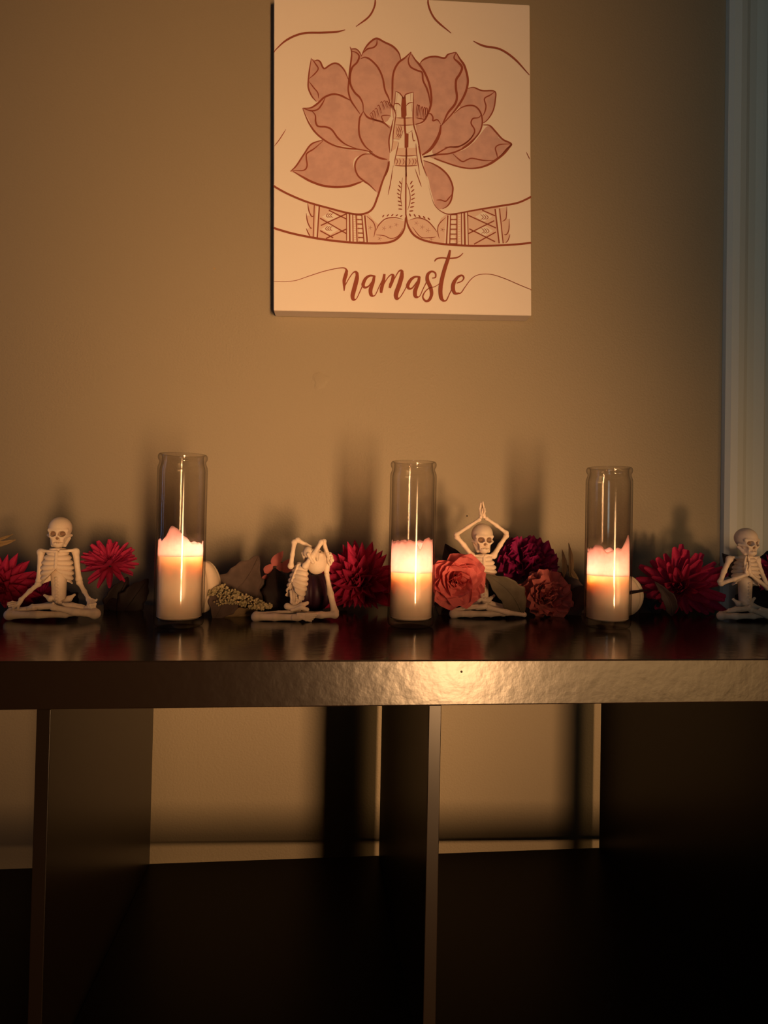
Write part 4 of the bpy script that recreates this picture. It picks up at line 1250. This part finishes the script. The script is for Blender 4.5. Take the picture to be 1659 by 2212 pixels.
def leaf(name, label, base, tip, Yb, Yt, width, m, bend=0.15, fold=0.25, sway=0.0, wave=0.03, group='dried leaves among the flowers', twist=0.0, stem=0.0, cat='leaf', seed=0):
    A, B = at(*base, Yb), at(*tip, Yt)
    d = B - A
    L = np.linalg.norm(d)
    d = d / L
    view = (CAM - (A + B) / 2); view /= np.linalg.norm(view)
    s = np.cross(d, view); s /= np.linalg.norm(s)
    nrm = np.cross(s, d)
    c, q = math.cos(twist), math.sin(twist)
    s, nrm = s * c + nrm * q, nrm * c - s * q
    nu, nv = 36, 5
    v, f = [], []
    for i in range(nu + 1):
        u = i / nu
        w = (width * (math.sin(math.pi * u ** .8) ** .85) + width * .03 * (1 - u)) * (1 + .07 * math.sin(19 * u + seed) + .05 * math.sin(33 * u + 2 * seed))
        cen = A + d * L * u + nrm * (bend * L * math.sin(math.pi * u)) + s * (sway * L * math.sin(math.pi * u))
        for j in range(-nv, nv + 1):
            t_ = j / nv
            v.append(cen + s * (w * t_) + nrm * (fold * w * abs(t_) + wave * L * math.sin(5 * u + 2 * t_ + seed) * abs(t_) + .022 * width * math.sin(34 * (u - .35 * abs(t_)))))
    n = 2 * nv + 1
    for i in range(nu):
        for j in range(n - 1):
            f.append([i * n + j, i * n + j + 1, (i + 1) * n + j + 1, (i + 1) * n + j])
    t = thing(name, label, cat, A, group)
    b = obj('leaf_blade', v, f, m, t, True, A)
    md = b.modifiers.new('thickness', 'SOLIDIFY'); md.thickness = 0.0005
    # midrib
    tube('midrib', [A + d * L * u + nrm * (bend * L * math.sin(math.pi * u) + .0006) + s * (sway * L * math.sin(math.pi * u)) for u in np.linspace(-stem, .96, 12)],
         np.linspace(.0009, .0003, 12), m, t, A)
    return t


def tube(name, pts, radii, m, parent, origin=(0, 0, 0), n=6):
    pts = np.asarray(pts, float)
    T_ = np.gradient(pts, axis=0)
    v, f = [], []
    for p, tt, r in zip(pts, T_, radii):
        tt = tt / (np.linalg.norm(tt) + 1e-12)
        a = np.cross(tt, (0.3, 0.2, 0.93)); a /= np.linalg.norm(a) + 1e-12
        b = np.cross(tt, a)
        for i in range(n):
            an = 2 * math.pi * i / n
            v.append(p + (a * math.cos(an) + b * math.sin(an)) * r)
    for k in range(len(pts) - 1):
        for i in range(n):
            j = (i + 1) % n
            f.append([k * n + i, k * n + j, (k + 1) * n + j, (k + 1) * n + i])
    f.append(list(range(n))[::-1]); f.append([(len(pts) - 1) * n + i for i in range(n)])
    return obj(name, v, f, m, parent, True, origin)


leaf('dried_leaf', 'large brown leaf with a curled tip right of the left candle', (452, 1308), (558, 1200), .30, .325, .027, M['brownleaf'], .10, .15, .12, .02, seed=1)
leaf('dried_leaf', 'brown leaf lying low against the base of the left candle', (500, 1268), (462, 1342), .285, .262, .020, M['brownleaf'], .10, .2, seed=2)
leaf('dried_leaf', 'broad brown leaf behind the yellow seed sprig', (480, 1300), (600, 1275), .32, .33, .026, M['brownleaf'], .12, .2, -.1, seed=3)
leaf('dried_leaf', 'pale leaf edge lying under the yellow seed sprig', (470, 1342), (560, 1316), .272, .29, .009, M['straw'], .05, .2, seed=4)
leaf('dried_leaf', 'dark plum leaf left of the backbending skeleton', (606, 1330), (596, 1228), .30, .33, .020, M['darkleaf'], .10, .2, seed=5)
leaf('dried_leaf', 'dark plum leaf behind the waist of the backbending skeleton', (560, 1335), (632, 1262), .33, .345, .022, M['darkleaf'], .10, .2, seed=6)
leaf('dried_leaf', 'olive brown leaf leaning across the lap of the skeleton with raised palms', (1128, 1328), (1048, 1240), .272, .262, .0175, M['oliveleaf'], .08, .2, .10, seed=7)
leaf('dried_leaf', 'dark leaf between the plum flower and the rightmost candle', (1255, 1335), (1205, 1235), .33, .35, .025, M['brownleaf'], .1, .2, seed=8)
leaf('dried_leaf', 'dark leaf lying at the left of the rightmost candle', (1215, 1335), (1262, 1265), .31, .32, .018, M['darkleaf'], .1, .2, seed=9)
leaf('dried_leaf', 'brown leaf low left of the large dahlia beside the rightmost skeleton', (1452, 1330), (1414, 1256), .285, .292, .0085, M['brownleaf'], .25, .7, .12, .05, seed=10)
leaf('dried_leaf', 'dark leaf behind the shoulder of the rightmost skeleton', (1620, 1260), (1560, 1196), .345, .35, .015, M['darkleaf'], .1, .2, seed=11)
leaf('dried_leaf', 'dark leaf beside the head of the rightmost skeleton', (1650, 1270), (1658, 1190), .35, .352, .016, M['darkleaf'], .1, .2, seed=12)
leaf('dried_leaf', 'dark plum leaf right of the small crimson dahlia', (258, 1334), (320, 1250), .33, .345, .017, M['darkleaf'], .12, .2, seed=13)
leaf('dried_leaf', 'dark plum leaf hanging under the small crimson dahlia', (236, 1334), (276, 1246), .345, .35, .016, M['darkleaf'], .1, .2, seed=14)
leaf('dried_leaf', 'dark leaf low between the leftmost skeleton and the left candle', (308, 1336), (222, 1296), .335, .34, .013, M['darkleaf'], .1, .2, seed=16)
leaf('dried_leaf', 'dark leaf behind the left knee of the skeleton with raised palms', (950, 1332), (985, 1290), .30, .315, .020, M['darkleaf'], .1, .2, seed=17)
leaf('dried_leaf', 'dark leaf behind the head of the skeleton with raised palms', (1015, 1290), (962, 1175), .352, .360, .022, M['darkleaf'], .1, .2, seed=18)
leaf('dried_leaf', 'dark leaf at the waist of the skeleton with raised palms', (1100, 1330), (1060, 1250), .325, .335, .024, M['darkleaf'], .1, .2, seed=19)
leaf('dried_leaf', 'dark leaf low right of the rightmost candle', (1420, 1335), (1385, 1292), .33, .34, .018, M['darkleaf'], .1, .2, seed=20)
leaf('dried_leaf', 'dark leaf low behind the large crimson dahlia left of the middle candle', (700, 1335), (748, 1300), .34, .35, .020, M['darkleaf'], .1, .2, seed=21)
leaf('dried_leaf', 'dark leaf low behind the rightmost skeleton', (1600, 1330), (1655, 1268), .335, .345, .024, M['darkleaf'], .1, .2, seed=22)
leaf('dried_leaf', 'dark leaf low behind the leftmost skeleton', (150, 1335), (110, 1275), .345, .35, .024, M['darkleaf'], .1, .2, seed=24)
# coral sprig with small pointed leaves
sp = thing('coral_sprig', 'coral leafed sprig left of the backbending skeleton', 'sprig', at(600, 1290, .335))
so = np.array(sp.location)
tube('stem', [at(600, 1290, .335), at(590, 1262, .333), at(585, 1240, .332), at(600, 1215, .332), at(622, 1215, .333)], [.0008] * 5, M['stem'], sp, so)
for (b_, t_, w_) in (((588, 1222), (612, 1190), .0068), ((572, 1238), (590, 1218), .0062), ((568, 1262), (576, 1240), .0055), ((612, 1236), (632, 1205), .0085), ((602, 1234), (608, 1214), .0045)):
    A, B = at(*b_, .330), at(*t_, .333)
    d = B - A; L_ = np.linalg.norm(d); d /= L_
    s_ = np.cross(d, (0, -1, 0)); s_ /= np.linalg.norm(s_)
    v, f = [], []
    for i in range(9):
        u = i / 8
        w = w_ * math.sin(math.pi * min(.999, u ** .7 + .01)) ** .8
        for j in (-1, -.5, 0, .5, 1):
            v.append(A + d * L_ * u + s_ * w * j + np.array([0, -1, 0]) * (.002 * math.sin(math.pi * u) - .25 * w * j * j))
    for i in range(8):
        for j in range(4):
            f.append([i * 5 + j, i * 5 + j + 1, (i + 1) * 5 + j + 1, (i + 1) * 5 + j])
    obj('sprig_leaf', v, f, M['rosecoral'], sp, True, so)


# seed sprigs: a stalk crowded with tiny seeds
def seed_sprig(label, pts, Y, m, rad, n, r0, seed):
    rn = random.Random(seed)
    P = smooth_line([at(*p, y) for p, y in zip(pts, Y)], 8)
    t = thing('seed_sprig', label, 'sprig', P[0], 'dried seed sprigs')
    tube('stalk', P, np.linspace(.0011, .0005, len(P)), M['stem'], t, P[0])
    bm = bmesh.new()
    for i in range(n):
        u = rn.random()
        c = P[min(len(P) - 1, int(u * (len(P) - 1)))]
        k = rad * (1 - .75 * u) * rn.random() ** .5
        an = rn.random() * 6.28
        cl = c + np.array([math.cos(an) * k * .4, math.sin(an) * k, math.cos(an) * k]) + np.array([rn.uniform(-.003, .003), 0, 0])
        bmesh.ops.create_icosphere(bm, subdivisions=1, radius=r0 * rn.uniform(.7, 1.3), matrix=Matrix.Translation(Vector(cl - P[0])))
    o = bmobj('seeds', bm, m, t, True)
    o['kind'] = 'stuff'
    return t


seed_sprig('yellow seed sprig lying between the left candle and the backbending skeleton', [(472, 1288), (510, 1290), (548, 1304), (586, 1312)], [.262, .258, .256, .255], M['seed'], .013, 420, .0015, 4)
seed_sprig('small pale seed sprig above the yellow one, against the brown leaf', [(455, 1282), (470, 1274), (484, 1263)], [.262, .264, .266], M['seed'], .006, 110, .0014, 6)

# straw blades
for k, (b_, t_, lb) in enumerate((((-20, 1176), (34, 1166), 'broad straw blade at the left picture edge'), ((-20, 1168), (28, 1154), 'thin straw blade at the left picture edge, uppermost'),
                                  ((1232, 1250), (1228, 1172), 'thin dry blade standing left of the rightmost candle'), ((1218, 1248), (1214, 1186), 'short dry blade left of the rightmost candle'),
                                  ((1250, 1262), (1217, 1214), 'arching dry blade over the dark leaf by the rightmost candle'))):
    leaf('straw_blade', lb, b_, t_, .34, .342, .0035 if k != 1 else .0018, M['straw'], .08, .3, .05, .01, group='straw blades', cat='blade', seed=k)


def pumpkin(label, px, py, Y, rpx, m, squash=.82, lobes=9, seed=0):
    p = at(px, py, Y)
    R = rpx * ((p - CAM) @ F_) / FPX
    p = np.array([p[0], p[1], ZT + R * squash * .98])
    t = thing('mini_pumpkin', label, 'pumpkin', (p[0], p[1], ZT), 'small faux pumpkins')
    nu, nv = 72, 22
    v, f = [], []
    for k in range(nv + 1):
        th = math.pi * k / nv
        for i in range(nu):
            a = 2 * math.pi * i / nu
            rib = 1 - .17 * (1 - abs(math.sin(a * lobes / 2))) ** 2 * math.sin(th)
            dimple = 1 - .35 * math.exp(-(th / .32) ** 2) - .25 * math.exp(-((math.pi - th) / .32) ** 2)
            r = R * rib
            v.append((r * math.sin(th) * math.cos(a), r * math.sin(th) * math.sin(a), R * squash * .98 + r * squash * math.cos(th) * dimple))
    for k in range(nv):
        for i in range(nu):
            j = (i + 1) % nu
            f.append([k * nu + i, k * nu + j, (k + 1) * nu + j, (k + 1) * nu + i][::-1])
    obj('pumpkin_body', v, f, m, t, True)
    z0 = R * squash * 1.55
    tube('pumpkin_stem', [(0, 0, z0), (.001, 0, z0 + .006), (.004, 0, z0 + .011)], [.0028, .0022, .0026], M['stem'], t)
    return t


pumpkin('cream mini pumpkin peeping out behind the left candle', 420, 1290, .285, 56, M['pumpkin'], 1.15, 8)
pumpkin('cream mini pumpkin peeping out right of the rightmost candle', 1337, 1290, .285, 50, M['pumpkin'], .98, 8)
pumpkin('dark plum mini pumpkin behind the backbending skeleton', 672, 1290, .325, 48, M['darkpumpkin'], .95, 8)
# added dark strip in place of the gap between lobes of the right pumpkin
tw = thing('dark_gap_strip', 'dark strip standing in for the lobe gap of the right cream pumpkin', 'strip', at(1345, 1285, .245))
tube('gap_strip', [at(1345, 1285, .250), at(1368, 1279, .252), at(1388, 1276, .262), at(1402, 1274, .28)], [.0022, .0024, .0018, .0008], M['darkleaf'], tw, np.array(tw.location))
